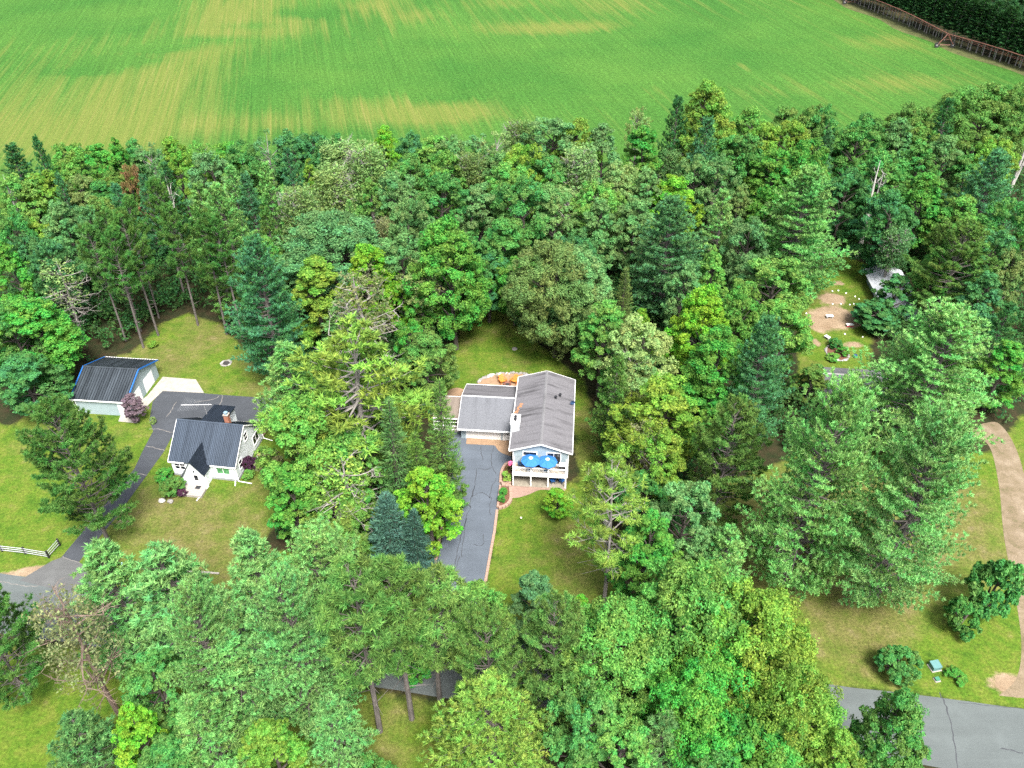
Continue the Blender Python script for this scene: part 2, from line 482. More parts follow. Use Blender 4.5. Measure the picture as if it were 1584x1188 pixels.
def mat_bark(name, c0, c1):
    m, nt, b = new_mat(name)
    v = coords(nt, (1, 1, 0.25))
    n1 = noise(nt, v, 4.0, 5, 0.7)
    L(nt, ramp(nt, n1, [(0.3, c0), (0.7, c1)]), b.inputs["Base Color"])
    b.inputs["Roughness"].default_value = 0.9
    bump(nt, b, n1, 0.6, 0.04)
    return m
MAT['bark'] = mat_bark("brown_grey_bark", (0.0325, 0.0268, 0.0228), (0.0894, 0.0756, 0.0650))
MAT['bark_pine'] = mat_bark("grey_pine_bark", (0.0528, 0.0447, 0.0423), (0.1382, 0.1203, 0.1122))
MAT['bark_white'] = mat_bark("white_birch_bark", (0.26, 0.245, 0.23), (0.50, 0.48, 0.45))
MAT['bark_dead'] = mat_bark("bleached_dead_wood", (0.11, 0.10, 0.092), (0.27, 0.25, 0.235))
MAT['bark_rust'] = mat_bark("reddish_dead_wood", (0.0813, 0.0528, 0.0407), (0.1951, 0.1463, 0.1179))

# ------------------------------------------------------------------ ground
def sdist(poly, X, Y):
    """signed distance (positive inside) of points to a polygon"""
    inside = np.zeros(X.shape, bool)
    best = np.full(X.shape, 1e9)
    n = len(poly)
    for i in range(n):
        x0, y0 = poly[i]; x1, y1 = poly[(i + 1) % n]
        dx, dy = x1 - x0, y1 - y0
        t = np.clip(((X - x0) * dx + (Y - y0) * dy) / (dx * dx + dy * dy + 1e-9), 0, 1)
        best = np.minimum(best, np.hypot(X - x0 - t * dx, Y - y0 - t * dy))
        cond = ((y0 > Y) != (y1 > Y))
        with np.errstate(divide='ignore', invalid='ignore'):
            xi = x0 + (Y - y0) * dx / (dy if dy != 0 else 1e-9)
        inside ^= cond & (X < xi)
    return np.where(inside, best, -best)

def px_poly(pts, z=0.0): return [G(x, y, z) for x, y in pts]

LAWNS = [px_poly(p) for p in (
    [(-60, 890), (-60, 640), (20, 660), (70, 620), (110, 600), (150, 560), (205, 545), (250, 500), (290, 485), (340, 500), (385, 545), (440, 600), (450, 720), (430, 800), (380, 890), (330, 890), (120, 872), (30, 890)],
    [(680, 640), (690, 560), (720, 500), (755, 478), (795, 478), (830, 530), (880, 570), (905, 590), (930, 700), (935, 760), (900, 770), (880, 600), (700, 640)],
    [(768, 800), (785, 760), (905, 745), (940, 860), (990, 955), (960, 985), (740, 985), (748, 920)],
    [(1232, 600), (1235, 510), (1255, 430), (1300, 395), (1345, 410), (1350, 470), (1345, 590), (1250, 600)],
    [(1290, 990), (1380, 950), (1500, 820), (1535, 700), (1584, 640), (1680, 640), (1640, 760), (1650, 1100), (1450, 1078), (1300, 1062)],
    [(-60, 990), (90, 1000), (150, 1090), (130, 1150), (80, 1240), (-80, 1240)],
    [(560, 1070), (700, 1090), (640, 1240), (480, 1240)],
    [(655, 860), (680, 860), (668, 930), (640, 930)],
    [(1060, 880), (1130, 860), (1150, 920), (1080, 960)],
)]
LAWNS += [px_poly([(1095, 760), (1240, 700), (1540, 700), (1560, 820), (1500, 960), (1300, 1010), (1120, 960)]), [(-70, 65.5), (-70, 73), (-24, 68), (-13, 66), (-13, 57.5)], [(-3, 56.0), (-3, 60), (12, 60), (40, 55), (60, 52), (60, 46.3)], [(-90, 61.2), (-40, 53.3), (-6, 48.0), (-4, 20), (-90, 20)], [(14, 44.8), (60, 37.5), (60, 20), (14, 20)]]
DRY = [(G(x, y), r, k) for x, y, r, k in (
    (280, 810, 9, 0.7), (330, 520, 9, 0.6), (230, 560, 6, 0.5), (60, 700, 7, 0.2), (300, 880, 8, 0.6), (910, 650, 4, 0.9), (900, 700, 3, 0.8), (880, 850, 5, 0.5), (900, 920, 5, 0.5),
    (1340, 990, 5, 0.9), (600, 1120, 6, 0.6), (735, 560, 4, 0.3), (380, 790, 5, 0.3), (200, 790, 5, 0.5), (420, 600, 5, 0.9), (1160, 880, 5, 0.6), (770, 490, 4, 0.8), (80, 640, 5, 0.6), (1280, 470, 6, 0.4), (1300, 850, 14, 0.9), (1180, 820, 8, 0.7), (1430, 800, 12, 0.8))]
GREEN = [(G(x, y), r, k) for x, y, r, k in ((30, 800, 8, 0.6), (100, 1150, 8, 0.5), (1500, 1030, 8, 0.5), (370, 780, 3, 0.3), (340, 740, 3, 0.4), (790, 800, 4, 0.2), (1560, 960, 5, 0.5), (1290, 420, 6, 0.3), (60, 830, 6, 0.5), (20, 860, 5, 0.6))]
SAND = [(G(x, y), rx, ry, k) for x, y, rx, ry, k in (
    (1287, 462, 2.8, 2.4, 1), (1290, 490, 4.4, 4.4, 1), (1270, 500, 3.2, 3.2, 1), (1318, 498, 2.0, 2.0, 0.9), (1297, 438, 1.4, 1.2, 0.8), (1262, 530, 1.0, 1.6, 0.9), (1320, 533, 2.5, 1.2, 0.8), (20, 889, 9, 0.7, 0.75), (-20, 889, 9, 0.7, 0.75), (60, 882, 2.5, 1.0, 0.8), (1562, 1060, 3, 1.6, 0.9))]
FIELD_NEAR = [(-900.0, 96.0), (-140.0, 158.0), (-40.0, 162.0), (30.0, 172.0), (130.0, 197.0), (190.0, 212.0)]

def grid_sheet(name, xs, ys, mat, z, cover):
    X, Y = np.meshgrid(xs, ys)
    nx, ny = len(xs), len(ys)
    V = np.stack([X.ravel(), Y.ravel(), np.full(X.size, z)], 1)
    i = np.arange(nx * ny).reshape(ny, nx)
    Fq = np.stack([i[:-1, :-1].ravel(), i[:-1, 1:].ravel(), i[1:, 1:].ravel(), i[1:, :-1].ravel()], 1)
    C = cover(X.ravel(), Y.ravel())
    return V, Fq, C

def np_mesh(name, V, Fq, mat, face_attrs=None, point_color=None, smooth=False):
    me = bpy.data.meshes.new(name)
    V = np.ascontiguousarray(V, dtype=np.float32)
    Fq = np.ascontiguousarray(Fq, dtype=np.int32)
    nf, k = Fq.shape
    me.vertices.add(len(V)); me.vertices.foreach_set("co", V.ravel())
    me.loops.add(nf * k); me.loops.foreach_set("vertex_index", Fq.ravel())
    me.polygons.add(nf); me.polygons.foreach_set("loop_start", np.arange(0, nf * k, k, dtype=np.int32))
    if smooth: me.polygons.foreach_set("use_smooth", np.ones(nf, bool))
    me.update(calc_edges=True)
    for nm, arr in (face_attrs or {}).items():
        a = me.attributes.new(nm, 'FLOAT', 'FACE')
        a.data.foreach_set("value", np.ascontiguousarray(arr, dtype=np.float32))
    if point_color is not None:
        a = me.attributes.new("cover", 'FLOAT_COLOR', 'POINT')
        a.data.foreach_set("color", np.ascontiguousarray(point_color, dtype=np.float32).ravel())
    me.materials.append(mat)
    return me

def lawn_value(X, Y):
    s = np.full(X.shape, -1e9)
    for p in LAWNS: s = np.maximum(s, sdist(p, X, Y))
    return s

def ground_cover(X, Y):
    lawn = np.clip(0.5 + lawn_value(X, Y) / 3.0, 0, 1)
    dry = np.zeros(X.shape)
    for (cx, cy), r, k in DRY: dry += k * np.exp(-((X - cx) ** 2 + (Y - cy) ** 2) / (r * r))
    for (cx, cy), r, k in GREEN: dry -= k * np.exp(-((X - cx) ** 2 + (Y - cy) ** 2) / (r * r))
    sand = np.zeros(X.shape)
    for (cx, cy), rx, ry, k in SAND: sand = np.maximum(sand, k * np.clip(1.35 - np.hypot((X - cx) / rx, (Y - cy) / ry), 0, 1))
    return np.stack([lawn, dry, sand, np.ones(X.shape)], 1)

xs = np.concatenate([[-4000, -1500, -600, -300, -200], np.arange(-150, 151, 1.0), [200, 300, 600, 1500, 4000]])
ys = np.concatenate([[-1000, -300, -60], np.arange(20, 215, 1.0), [230, 300, 600, 1500, 5000]])
V, Fq, C = grid_sheet("ground", xs, ys, MAT['ground'], 0.0, ground_cover)
tag(link_mesh("ground", np_mesh("ground", V, Fq, MAT['ground'], point_color=C)), kind="structure")

# the hay field: a sheet 4 mm above the ground, thin yellow patches where the stand is poor
PATCH = [(G(x, y), rx, ry, k) for x, y, rx, ry, k in (
    (60, 150, 30, 40, 0.36), (200, 150, 16, 40, 0.4), (20, 200, 25, 14, 0.25), (330, 60, 14, 40, 0.6), (150, 210, 22, 12, 0.6), (300, 150, 10, 30, 0.35), (440, 40, 12, 14, 0.7), (360, 10, 20, 30, 0.65),
    (660, 178, 18, 7, 0.95), (720, 165, 8, 8, 0.6), (560, 160, 16, 8, 0.5), (400, 190, 25, 8, 0.45), (830, 45, 20, 9, 0.8), (920, 40, 14, 8, 0.55), (570, 10, 10, 16, 0.7), (640, 25, 10, 10, 0.5), (950, 5, 14, 18, 0.45), (1145, 103, 5, 5, 0.6),
    (1370, 65, 12, 9, 0.6), (1350, 130, 14, 7, 0.35), (1440, 125, 14, 7, 0.35), (1180, 140, 14, 6, 0.25), (980, 140, 10, 5, 0.3), (780, 5, 14, 8, 0.35))]
GREENB = [(G(x, y), rx, ry, k) for x, y, rx, ry, k in ((40, 20, 45, 26, 0.9), (190, 95, 12, 5, 0.8), (250, 75, 12, 5, 0.8), (320, 62, 14, 6, 0.7), (400, 40, 14, 7, 0.6), (140, 110, 10, 4, 0.6), (480, 20, 14, 8, 0.5), (760, 110, 60, 26, 0.5), (1050, 70, 50, 30, 0.45))]
def field_cover(X, Y):
    t = np.full(X.shape, 0.10)
    for (cx, cy), rx, ry, k in PATCH: t += k * np.exp(-((X - cx) / rx) ** 2 - ((Y - cy) / ry) ** 2)
    for (cx, cy), rx, ry, k in GREENB: t -= k * np.exp(-((X - cx) / rx) ** 2 - ((Y - cy) / ry) ** 2)
    return np.stack([np.clip(t, -0.6, 1), t * 0, t * 0, np.ones(X.shape)], 1)
def plantation_x(Y): return np.interp(Y, [215, 261, 285, 324, 430], [180.0, 158.0, 147.8, 138.0, 110.5])
fx = np.concatenate([[-1500, -700, -400], np.arange(-260, 212, 4.0)])
fy = np.concatenate([np.arange(90, 430, 4.0), [520, 700, 1200, 2500]])
V, Fq, C = grid_sheet("field", fx, fy, MAT['field'], 0.004, field_cover)
near = np.interp(V[:, 0], [p[0] for p in FIELD_NEAR], [p[1] for p in FIELD_NEAR])
ctr = V[Fq].mean(1)
nearf = np.interp(ctr[:, 0], [p[0] for p in FIELD_NEAR], [p[1] for p in FIELD_NEAR])
right = np.where(ctr[:, 1] < 420, plantation_x(ctr[:, 1]) - 2.0, 108.0)
keep = (ctr[:, 1] > nearf) & (ctr[:, 0] < right)
tag(link_mesh("field", np_mesh("field", V, Fq[keep], MAT['field'], point_color=C)), kind="structure")
# rough olive-brown grass strip between the crop and the plantation
mb = MB()
Yp = np.arange(225, 431, 6.0)
for a, c in zip(Yp[:-1], Yp[1:]):
    w0, w1 = 6.0 + 1.3 * math.sin(a * 0.21), 6.0 + 1.3 * math.sin(c * 0.21)
    mb.poly([(plantation_x(a) - w0, a, 0.009), (plantation_x(a) + 1.5, a, 0.009), (plantation_x(c) + 1.5, c, 0.009), (plantation_x(c) - w1, c, 0.009)])
MAT['verge'] = simple("olive_rough_grass", (0.060, 0.068, 0.018), 0.95, 0.45, 0.35)
mb.build("field_verge", MAT['verge'], kind="structure")

# ------------------------------------------------------------------ road, drives, lanes
def road_far(X): return 64.3 - 0.1557 * (X + 56.0)
RW = 7.9
mb = MB()
Xs = np.arange(-260, 261, 4.0)
rr = random.Random(4)
e0 = [road_far(x) + rr.uniform(-0.12, 0.12) for x in Xs]; e1 = [road_far(x) - RW + rr.uniform(-0.12, 0.12) for x in Xs]
for i in range(len(Xs) - 1):
    mb.poly([(Xs[i], e1[i], 0.012), (Xs[i + 1], e1[i + 1], 0.012), (Xs[i + 1], e0[i + 1], 0.012), (Xs[i], e0[i], 0.012)])
road = mb.build("road", MAT['road'], kind="structure")

def sheet(name, pts, z, mat, parent=None, thick=None):
    mb = MB()
    if thick: mb.prism(pts, z - thick, z)
    else: mb.poly([(x, y, z) for x, y in pts])
    o = mb.build(name, mat, parent)
    if parent is None: o["kind"] = "structure"
    return o

def smooth_path(pts, n=6):
    """Catmull-Rom through points"""
    P = [np.array(p, float) for p in pts]
    P = [2 * P[0] - P[1]] + P + [2 * P[-1] - P[-2]]
    out = []
    for i in range(1, len(P) - 2):
        for k in range(n):
            t = k / n
            out.append(tuple(0.5 * ((2 * P[i]) + (-P[i - 1] + P[i + 1]) * t + (2 * P[i - 1] - 5 * P[i] + 4 * P[i + 1] - P[i + 2]) * t * t + (-P[i - 1] + 3 * P[i] - 3 * P[i + 1] + P[i + 2]) * t ** 3)))
    out.append(tuple(P[-2]))
    return out

# ranch house drive
drv = px_poly([(700, 655), (712, 664), (735, 682), (768, 689), (790, 703), (793, 722), (774, 748), (770, 789), (760, 850), (748, 918)]) 
xr = G(748, 918); dirn = (G(748, 918)[0] - G(760, 850)[0], G(748, 918)[1] - G(760, 850)[1])
yend = road_far(-3.6) - 0.3
drv += [(-3.9, 64.0), (-4.4, yend), (-11.6, road_far(-11.6) - 0.3), (-9.8, 62.5)]
drv += px_poly([(672, 893), (683, 840), (690, 800), (694, 740), (690, 700), (692, 665)])
drive = sheet("driveway", drv, 0.016, MAT['drive'])

def crack(parent, pts, w, mat, z, seed=0, jit=0.08):
    r = random.Random(seed)
    P = smooth_path(px_poly(pts), 5)
    P = [(x + r.uniform(-jit, jit), y + r.uniform(-jit, jit)) for x, y in P]
    mb = MB()
    for (x0, y0), (x1, y1) in zip(P[:-1], P[1:]):
        d = math.hypot(x1 - x0, y1 - y0) + 1e-6
        nx, ny = -(y1 - y0) / d, (x1 - x0) / d
        a = w * r.uniform(0.6, 1.2) / 2
        mb.poly([(x0 - nx * a, y0 - ny * a, z), (x1 - nx * a, y1 - ny * a, z), (x1 + nx * a, y1 + ny * a, z), (x0 + nx * a, y0 + ny * a, z)])
    return mb.build("crack", mat, parent)
for i, c in enumerate((
    [(744, 690), (744, 700), (747, 712)], [(764, 690), (760, 705), (761, 720), (768, 733)], [(761, 723), (750, 727), (741, 724)],
    [(730, 768), (745, 762), (758, 770)], [(758, 770), (760, 756), (768, 740)], [(760, 770), (757, 788), (759, 796)], [(727, 785), (729, 770), (734, 752)],
    [(728, 785), (722, 800), (717, 830), (714, 862)], [(712, 862), (704, 880), (702, 896), (700, 902)], [(748, 826), (747, 843), (732, 843)], [(737, 725), (735, 745), (730, 770)],
    [(711, 772), (729, 785)], [(704, 898), (714, 906), (716, 918)], [(722, 802), (709, 845), (703, 885)])):
    crack(drive, c, 0.085, MAT['tar'], 0.0205, i)
for i, c in enumerate(([(1454, 1072), (1466, 1100), (1473, 1135), (1482, 1188)], [(1548, 1158), (1566, 1161), (1584, 1166)], [(1481, 1086), (1540, 1092), (1600, 1098)], [(62, 946), (82, 948), (96, 951)], [(540, 1010), (575, 1020), (600, 1040)])):
    crack(road, c, 0.12 if i < 2 else 0.06, MAT['tar'], 0.0165, 40 + i)
for i, c in enumerate(([(0, 900), (8, 901), (28, 905)], [(30, 905), (45, 907), (60, 906)])):
    crack(road, c, 0.10, MAT['palecrack'], 0.0165, 60 + i, 0.15)

# white house drive, turning area in front of the pole barn
wd = px_poly([(250, 604), (300, 607), (345, 611), (417, 616), (470, 622), (470, 655), (418, 652), (380, 652), (330, 668), (285, 672), (265, 677), (254, 698), (220, 745), (180, 800), (128, 862), (122, 870), (95, 862), (130, 820), (175, 765), (208, 725), (222, 695), (237, 667), (231, 650), (233, 640), (236, 622)])
wdrive = sheet("side_driveway", wd, 0.016, MAT['drive_dark'])
ap = px_poly([(96, 862), (124, 871), (150, 885), (160, 930), (30, 898), (60, 880), (80, 868)])
apron = sheet("drive_mouth", ap, 0.020, MAT['apron_worn'])
for i, c in enumerate(([(231, 664), (245, 664), (258, 667), (268, 669)], [(226, 690), (240, 693), (254, 697)], [(344, 611), (342, 622), (337, 632)], [(273, 622), (265, 635), (258, 645)], [(97, 861), (108, 866), (124, 871)], [(417, 640), (410, 648), (405, 654)], [(300, 622), (330, 618), (340, 612)], [(205, 730), (214, 733), (228, 735)])):
    crack(wdrive, c, 0.11, MAT['palecrack'], 0.0205, 80 + i)
cp = px_poly([(228, 612), (252, 583), (303, 587), (316, 608), (252, 605), (236, 620), (205, 652), (214, 655), (183, 652), (186, 644)])
sheet("concrete_apron", cp, 0.024, MAT['concrete'])
lane = smooth_path(px_poly([(1500, 672), (1530, 690), (1545, 750), (1553, 830), (1572, 930), (1580, 1000), (1572, 1050), (1545, 1076)]), 5)
lane += smooth_path(px_poly([(1640, 1086), (1632, 1000), (1625, 930), (1600, 830), (1588, 750), (1570, 690), (1545, 655), (1520, 655)]), 5)
sheet("gravel_lane", lane, 0.008, MAT['lane'])

# ------------------------------------------------------------------ ranch house
def window(par, name, axis, c, w, h, z0, plane, out, pane='glass', mull=1, cross=0, fr=0.10):
    """framed window on a wall: axis 'x' (wall runs along x, facing -y or +y) or 'y'"""
    def bx(mb, a0, a1, d0, d1, z0, z1):
        lo, hi = min(plane + d0 * out, plane + d1 * out), max(plane + d0 * out, plane + d1 * out)
        if axis == 'x': mb.box(a0, a1, lo, hi, z0, z1)
        else: mb.box(lo, hi, a0, a1, z0, z1)
    p = MB(); bx(p, c - w / 2, c + w / 2, -0.02, 0.015, z0, z0 + h)
    po = p.build(name, MAT[pane], par)
    f = MB()
    bx(f, c - w / 2 - fr, c - w / 2, -0.02, 0.07, z0 - fr, z0 + h + fr); bx(f, c + w / 2, c + w / 2 + fr, -0.02, 0.07, z0 - fr, z0 + h + fr)
    bx(f, c - w / 2, c + w / 2, -0.02, 0.066, z0 + h, z0 + h + fr); bx(f, c - w / 2, c + w / 2, -0.02, 0.10, z0 - fr, z0)
    for k in range(mull):
        x = c - w / 2 + w * (k + 1) / (mull + 1)
        bx(f, x - fr * 0.35, x + fr * 0.35, 0.015, 0.055, z0, z0 + h)
    for k in range(cross):
        z = z0 + h * (k + 1) / (cross + 1)
        bx(f, c - w / 2, c + w / 2, 0.015, 0.05, z - fr * 0.3, z + fr * 0.3)
    f.build("frame", MAT['white'], po)
    return po

RH = empty("ranch_house", (3.8, 81.5, 0), math.radians(-4.8))
tag(RH, "pale blue two-level ranch house with grey shingle roofs and a front balcony", "house")
HW, EZ, RZ, LEN = 4.18, 4.85, 6.25, 16.2            # roof half width, eave, ridge, length
W0, W1, D0, D1 = -3.75, 3.75, 0.40, 15.8
rise = (RZ - EZ) / HW
def zroof(x): return RZ - rise * abs(x)
mb = MB(); mb.prism([(W0, D0), (W1, D0), (W1, D0 + 0.2), (W0, D0 + 0.2)], 0, zroof(W0) - 0.16)
mb.add([(W0, D0, zroof(W0) - 0.16), (W1, D0, zroof(W1) - 0.16), (0, D0, RZ - 0.16), (W0, D0 + 0.2, zroof(W0) - 0.16), (W1, D0 + 0.2, zroof(W1) - 0.16), (0, D0 + 0.2, RZ - 0.16)], [(0, 1, 2), (5, 4, 3), (0, 2, 5, 3), (1, 4, 5, 2)])
mb.build("front_wall", MAT['siding_blue'], RH)
mb = MB(); mb.prism([(W0, D1 - 0.2), (W1, D1 - 0.2), (W1, D1), (W0, D1)], 0, zroof(W0) - 0.16)
mb.add([(W0, D1 - .2, zroof(W0) - 0.16), (W1, D1 - .2, zroof(W1) - 0.16), (0, D1 - .2, RZ - 0.16), (W0, D1, zroof(W0) - 0.16), (W1, D1, zroof(W1) - 0.16), (0, D1, RZ - 0.16)], [(0, 1, 2), (5, 4, 3), (0, 2, 5, 3), (1, 4, 5, 2)])
mb.build("rear_wall", MAT['siding_blue'], RH)
MB().box(W0, W0 + 0.2, D0 + 0.2, D1 - 0.2, 0, zroof(W0) - 0.16).build("side_wall", MAT['siding_blue'], RH)
MB().box(W1 - 0.2, W1, D0 + 0.2, D1 - 0.2, 0, zroof(W1) - 0.16).build("side_wall", MAT['siding_blue'], RH)
MB().slab([(-HW, 0, EZ), (0, 0, RZ), (0, LEN, RZ), (-HW, LEN, EZ)], 0.14).build("roof_slope", MAT['shingle_main'], RH)
rs = MB().slab([(0, 0, RZ), (HW, 0, EZ), (HW, LEN, EZ), (0, LEN, RZ)], 0.14).build("roof_slope", MAT['shingle_main'], RH)
MB().slab([(-0.2, 0.02, RZ - 0.03), (0, 0.02, RZ + 0.05), (0, LEN - 0.02, RZ + 0.05), (-0.2, LEN - 0.02, RZ - 0.03)], 0.03).slab([(0, 0.02, RZ + 0.05), (0.2, 0.02, RZ - 0.03), (0.2, LEN - 0.02, RZ - 0.03), (0, LEN - 0.02, RZ + 0.05)], 0.03).build("ridge_cap", MAT['shingle_grey'], RH)
for sx in (-1, 1):
    for y0 in (-0.05, LEN):
        MB().slab([(sx * (HW + 0.02), y0, EZ + 0.02), (sx * (HW + 0.02), y0 + 0.05, EZ + 0.02), (0, y0 + 0.05, RZ + 0.02), (0, y0, RZ + 0.02)][::(1 if sx < 0 else -1)], 0.22).build("rake_trim", MAT['white'], RH)
    MB().box(min(sx * HW, sx * (HW + 0.09)), max(sx * HW, sx * (HW + 0.09)), 0, LEN, EZ - 0.17, EZ + 0.01).build("gutter", MAT['white'], RH)
# roof fittings
for (x, y) in ((1.55, 10.4), (2.15, 11.2)):
    z = zroof(x)
    MB().lathe(x, y, [(0.11, z - 0.05), (0.11, z + 0.35), (0.2, z + 0.36), (0.2, z + 0.46), (0.05, z + 0.5)], 8).build("roof_vent", MAT['dark'], RH)
# satellite dish
dx, dy = 3.95, 10.2; z = zroof(dx)
dish = MB().tube([(dx, dy, z), (dx, dy, z + 0.45)], 0.03, 6).build("satellite_dish", MAT['galv'], RH)
d = MB(); 
for k in range(12):
    t0, t1 = 2 * math.pi * k / 12, 2 * math.pi * (k + 1) / 12
    d.add([(dx + 0.05, dy - 0.1, z + 0.5), (dx + 0.36 * math.cos(t0), dy - 0.25 + 0.1 * math.cos(t0), z + 0.6 + 0.34 * math.sin(t0)), (dx + 0.36 * math.cos(t1), dy - 0.25 + 0.1 * math.cos(t1), z + 0.6 + 0.34 * math.sin(t1))], [(0, 1, 2)])
d.build("reflector", MAT['navy'], dish)
# chimney chase
cx0, cx1, cy0, cy1 = -4.3, -3.15, 3.7, 5.7
ch = MB().box(cx0, cx1, cy0, cy1, zroof(cx0) - 0.4, 6.25).build("chimney", MAT['siding_white'], RH)
MB().box(cx0 - 0.08, cx1 + 0.08, cy0 - 0.08, cy1 + 0.08, 6.25, 6.36).build("cap", MAT['white'], ch)
for y in (4.4, 5.0):
    MB().lathe((cx0 + cx1) / 2, y, [(0.17, 6.36), (0.17, 6.62), (0.24, 6.63), (0.24, 6.68)], 10).build("flue", MAT['dark'], ch)
# rust-coloured needles lodged in the valley
rr = random.Random(8); mb = MB()
for k in range(90):
    t = rr.random(); x = -4.15 + 0.9 * t + rr.uniform(-0.25, 0.25); y = 7.3 + 2.2 * t + rr.uniform(-0.3, 0.3)
    z = max(zroof(x), 0) + 0.03; s = rr.uniform(0.08, 0.2); a = rr.uniform(0, 6.3)
    mb.slab([(x, y, z), (x + s * math.cos(a), y + s * math.sin(a), z + 0.01), (x + s * math.cos(a + 1), y + s * math.sin(a + 1), z + 0.02)], 0.012)
MAT['needle_litter'] = simple("rusty_fallen_needles", (0.38, 0.17, 0.07), 0.95, 0.3, 8)
mb.build("needle_litter", MAT['needle_litter'], RH, kind="stuff")
window(RH, "window", 'x', -1.45, 1.75, 1.25, 3.15, D0, -1, 'glass', 0, 1)
window(RH, "patio_door", 'x', 1.75, 1.75, 2.0, 2.42, D0, -1, 'glass', 1, 0)
window(RH, "patio_door", 'x', 0.9, 1.8, 2.0, 0.1, D0, -1, 'glass', 1, 0)
window(RH, "window", 'x', -2.2, 1.2, 1.1, 0.9, D0, -1, 'glass', 1, 0)
for y in (4.0, 8.0, 12.0):
    window(RH, "window", 'y', y, 1.2, 1.0, 3.2, W1, 1, 'glass', 1, 0)
for x in (W0 + 0.05, W1 - 0.05):
    MB().box(x - 0.06, x + 0.06, D0 - 0.025, D0, 0, zroof(W0) - 0.2).build("corner_board", MAT['white'], RH)

# garage wing
gx0, gx1, gy0, gy1 = -12.1, -4.0, 6.4, 16.8
GE, GR, gry = 2.55, 4.35, 11.8
MB().slab([(gx0, gy0, GE), (gx1 + 2.2, gy0, GE), (gx1 + 2.2, gry, GR), (gx0, gry, GR)], 0.13).build("garage_roof_slope", MAT['shingle_garage'], RH)
MB().slab([(gx0, gry, GR), (gx1 + 2.2, gry, GR), (gx1 + 2.2, gy1, GE), (gx0, gy1, GE)], 0.13).build("garage_roof_slope", MAT['shingle_main'], RH)
MB().slab([(gx0 + 0.02, gry - 0.16, GR - 0.02), (gx1 + 2, gry - 0.16, GR - 0.02), (gx1 + 2, gry, GR + 0.05), (gx0 + 0.02, gry, GR + 0.05)], 0.03).slab([(gx0 + 0.02, gry, GR + 0.05), (gx1 + 2, gry, GR + 0.05), (gx1 + 2, gry + 0.16, GR - 0.02), (gx0 + 0.02, gry + 0.16, GR - 0.02)], 0.03).build("garage_ridge_cap", MAT['galv'], RH)
MB().box(gx0, gx1 - 0.2, gy0 - 0.09, gy0, GE - 0.2, GE + 0.01).build("gutter", MAT['white'], RH)
MB().box(gx0, gx1 - 0.2, gy1, gy1 + 0.09, GE - 0.2, GE + 0.01).build("gutter", MAT['white'], RH)
for a, b, z0, z1 in ((gy0, gry, GE, GR), (gry, gy1, GR, GE)):
    MB().slab([(gx0 - 0.05, a, z0 + 0.02), (gx0, a, z0 + 0.02), (gx0, b, z1 + 0.02), (gx0 - 0.05, b, z1 + 0.02)], 0.2).build("rake_trim", MAT['white'], RH)
fy0 = 7.35
gdx0, gdx1, gdh = -10.95, -6.1, 2.15
mb = MB(); mb.box(-11.75, gdx0, fy0, fy0 + 0.2, 0, 2.6).box(gdx1, -5.75, fy0, fy0 + 0.2, 0, 2.6).box(gdx0, gdx1, fy0, fy0 + 0.2, gdh, 2.6).box(-4.5, W0, fy0, fy0 + 0.2, 0, 2.6).box(-5.75, -4.5, fy0, fy0 + 0.2, 2.1, 2.6)
mb.build("garage_front_wall", MAT['siding_blue'], RH)
mb = MB(); mb.prism([(-11.75, fy0 + 0.2), (-11.55, fy0 + 0.2), (-11.55, 16.3), (-11.75, 16.3)], 0, 2.5)
mb.add([(-11.75, fy0, 2.6), (-11.75, 16.3, 2.5), (-11.75, gry, GR - 0.16), (-11.55, fy0, 2.6), (-11.55, 16.3, 2.5), (-11.55, gry, GR - 0.16)], [(0, 2, 1), (3, 4, 5), (0, 3, 5, 2), (1, 2, 5, 4)])
mb.build("garage_side_wall", MAT['siding_blue'], RH)
MB().box(-11.55, W0, 16.1, 16.3, 0, 2.5).build("garage_rear_wall", MAT['siding_blue'], RH)
gd = MB().box(gdx0, gdx1, fy0 + 0.08, fy0 + 0.13, 0, gdh).build("garage_door", MAT['door_white'], RH)
for r in range(4):
    MB().box(gdx0 + 0.02, gdx1 - 0.02, fy0 + 0.065, fy0 + 0.08, r * gdh / 4 + 0.012, (r + 1) * gdh / 4 - 0.012).build("door_panel", MAT['door_white'], gd)
mb = MB(); mb.box(gdx0 - 0.1, gdx0, fy0 - 0.03, fy0, 0, gdh + 0.1).box(gdx1, gdx1 + 0.1, fy0 - 0.03, fy0, 0, gdh + 0.1).box(gdx0, gdx1, fy0 - 0.03, fy0, gdh, gdh + 0.1)
mb.build("door_trim", MAT['white'], RH)
fd = MB().box(-5.5, -4.75, fy0 + 0.06, fy0 + 0.12, 0.02, 2.05).build("front_door", MAT['door_white'], RH)
MB().box(-5.35, -4.9, fy0 + 0.035, fy0 + 0.06, 1.1, 1.85).build("door_light", MAT['glass'], fd)
mb = MB(); mb.box(-5.75, -5.5, fy0 - 0.03, fy0, 0, 2.15).box(-4.75, -4.5, fy0 - 0.03, fy0, 0, 2.15)
mb.build("door_trim", MAT['white'], RH)
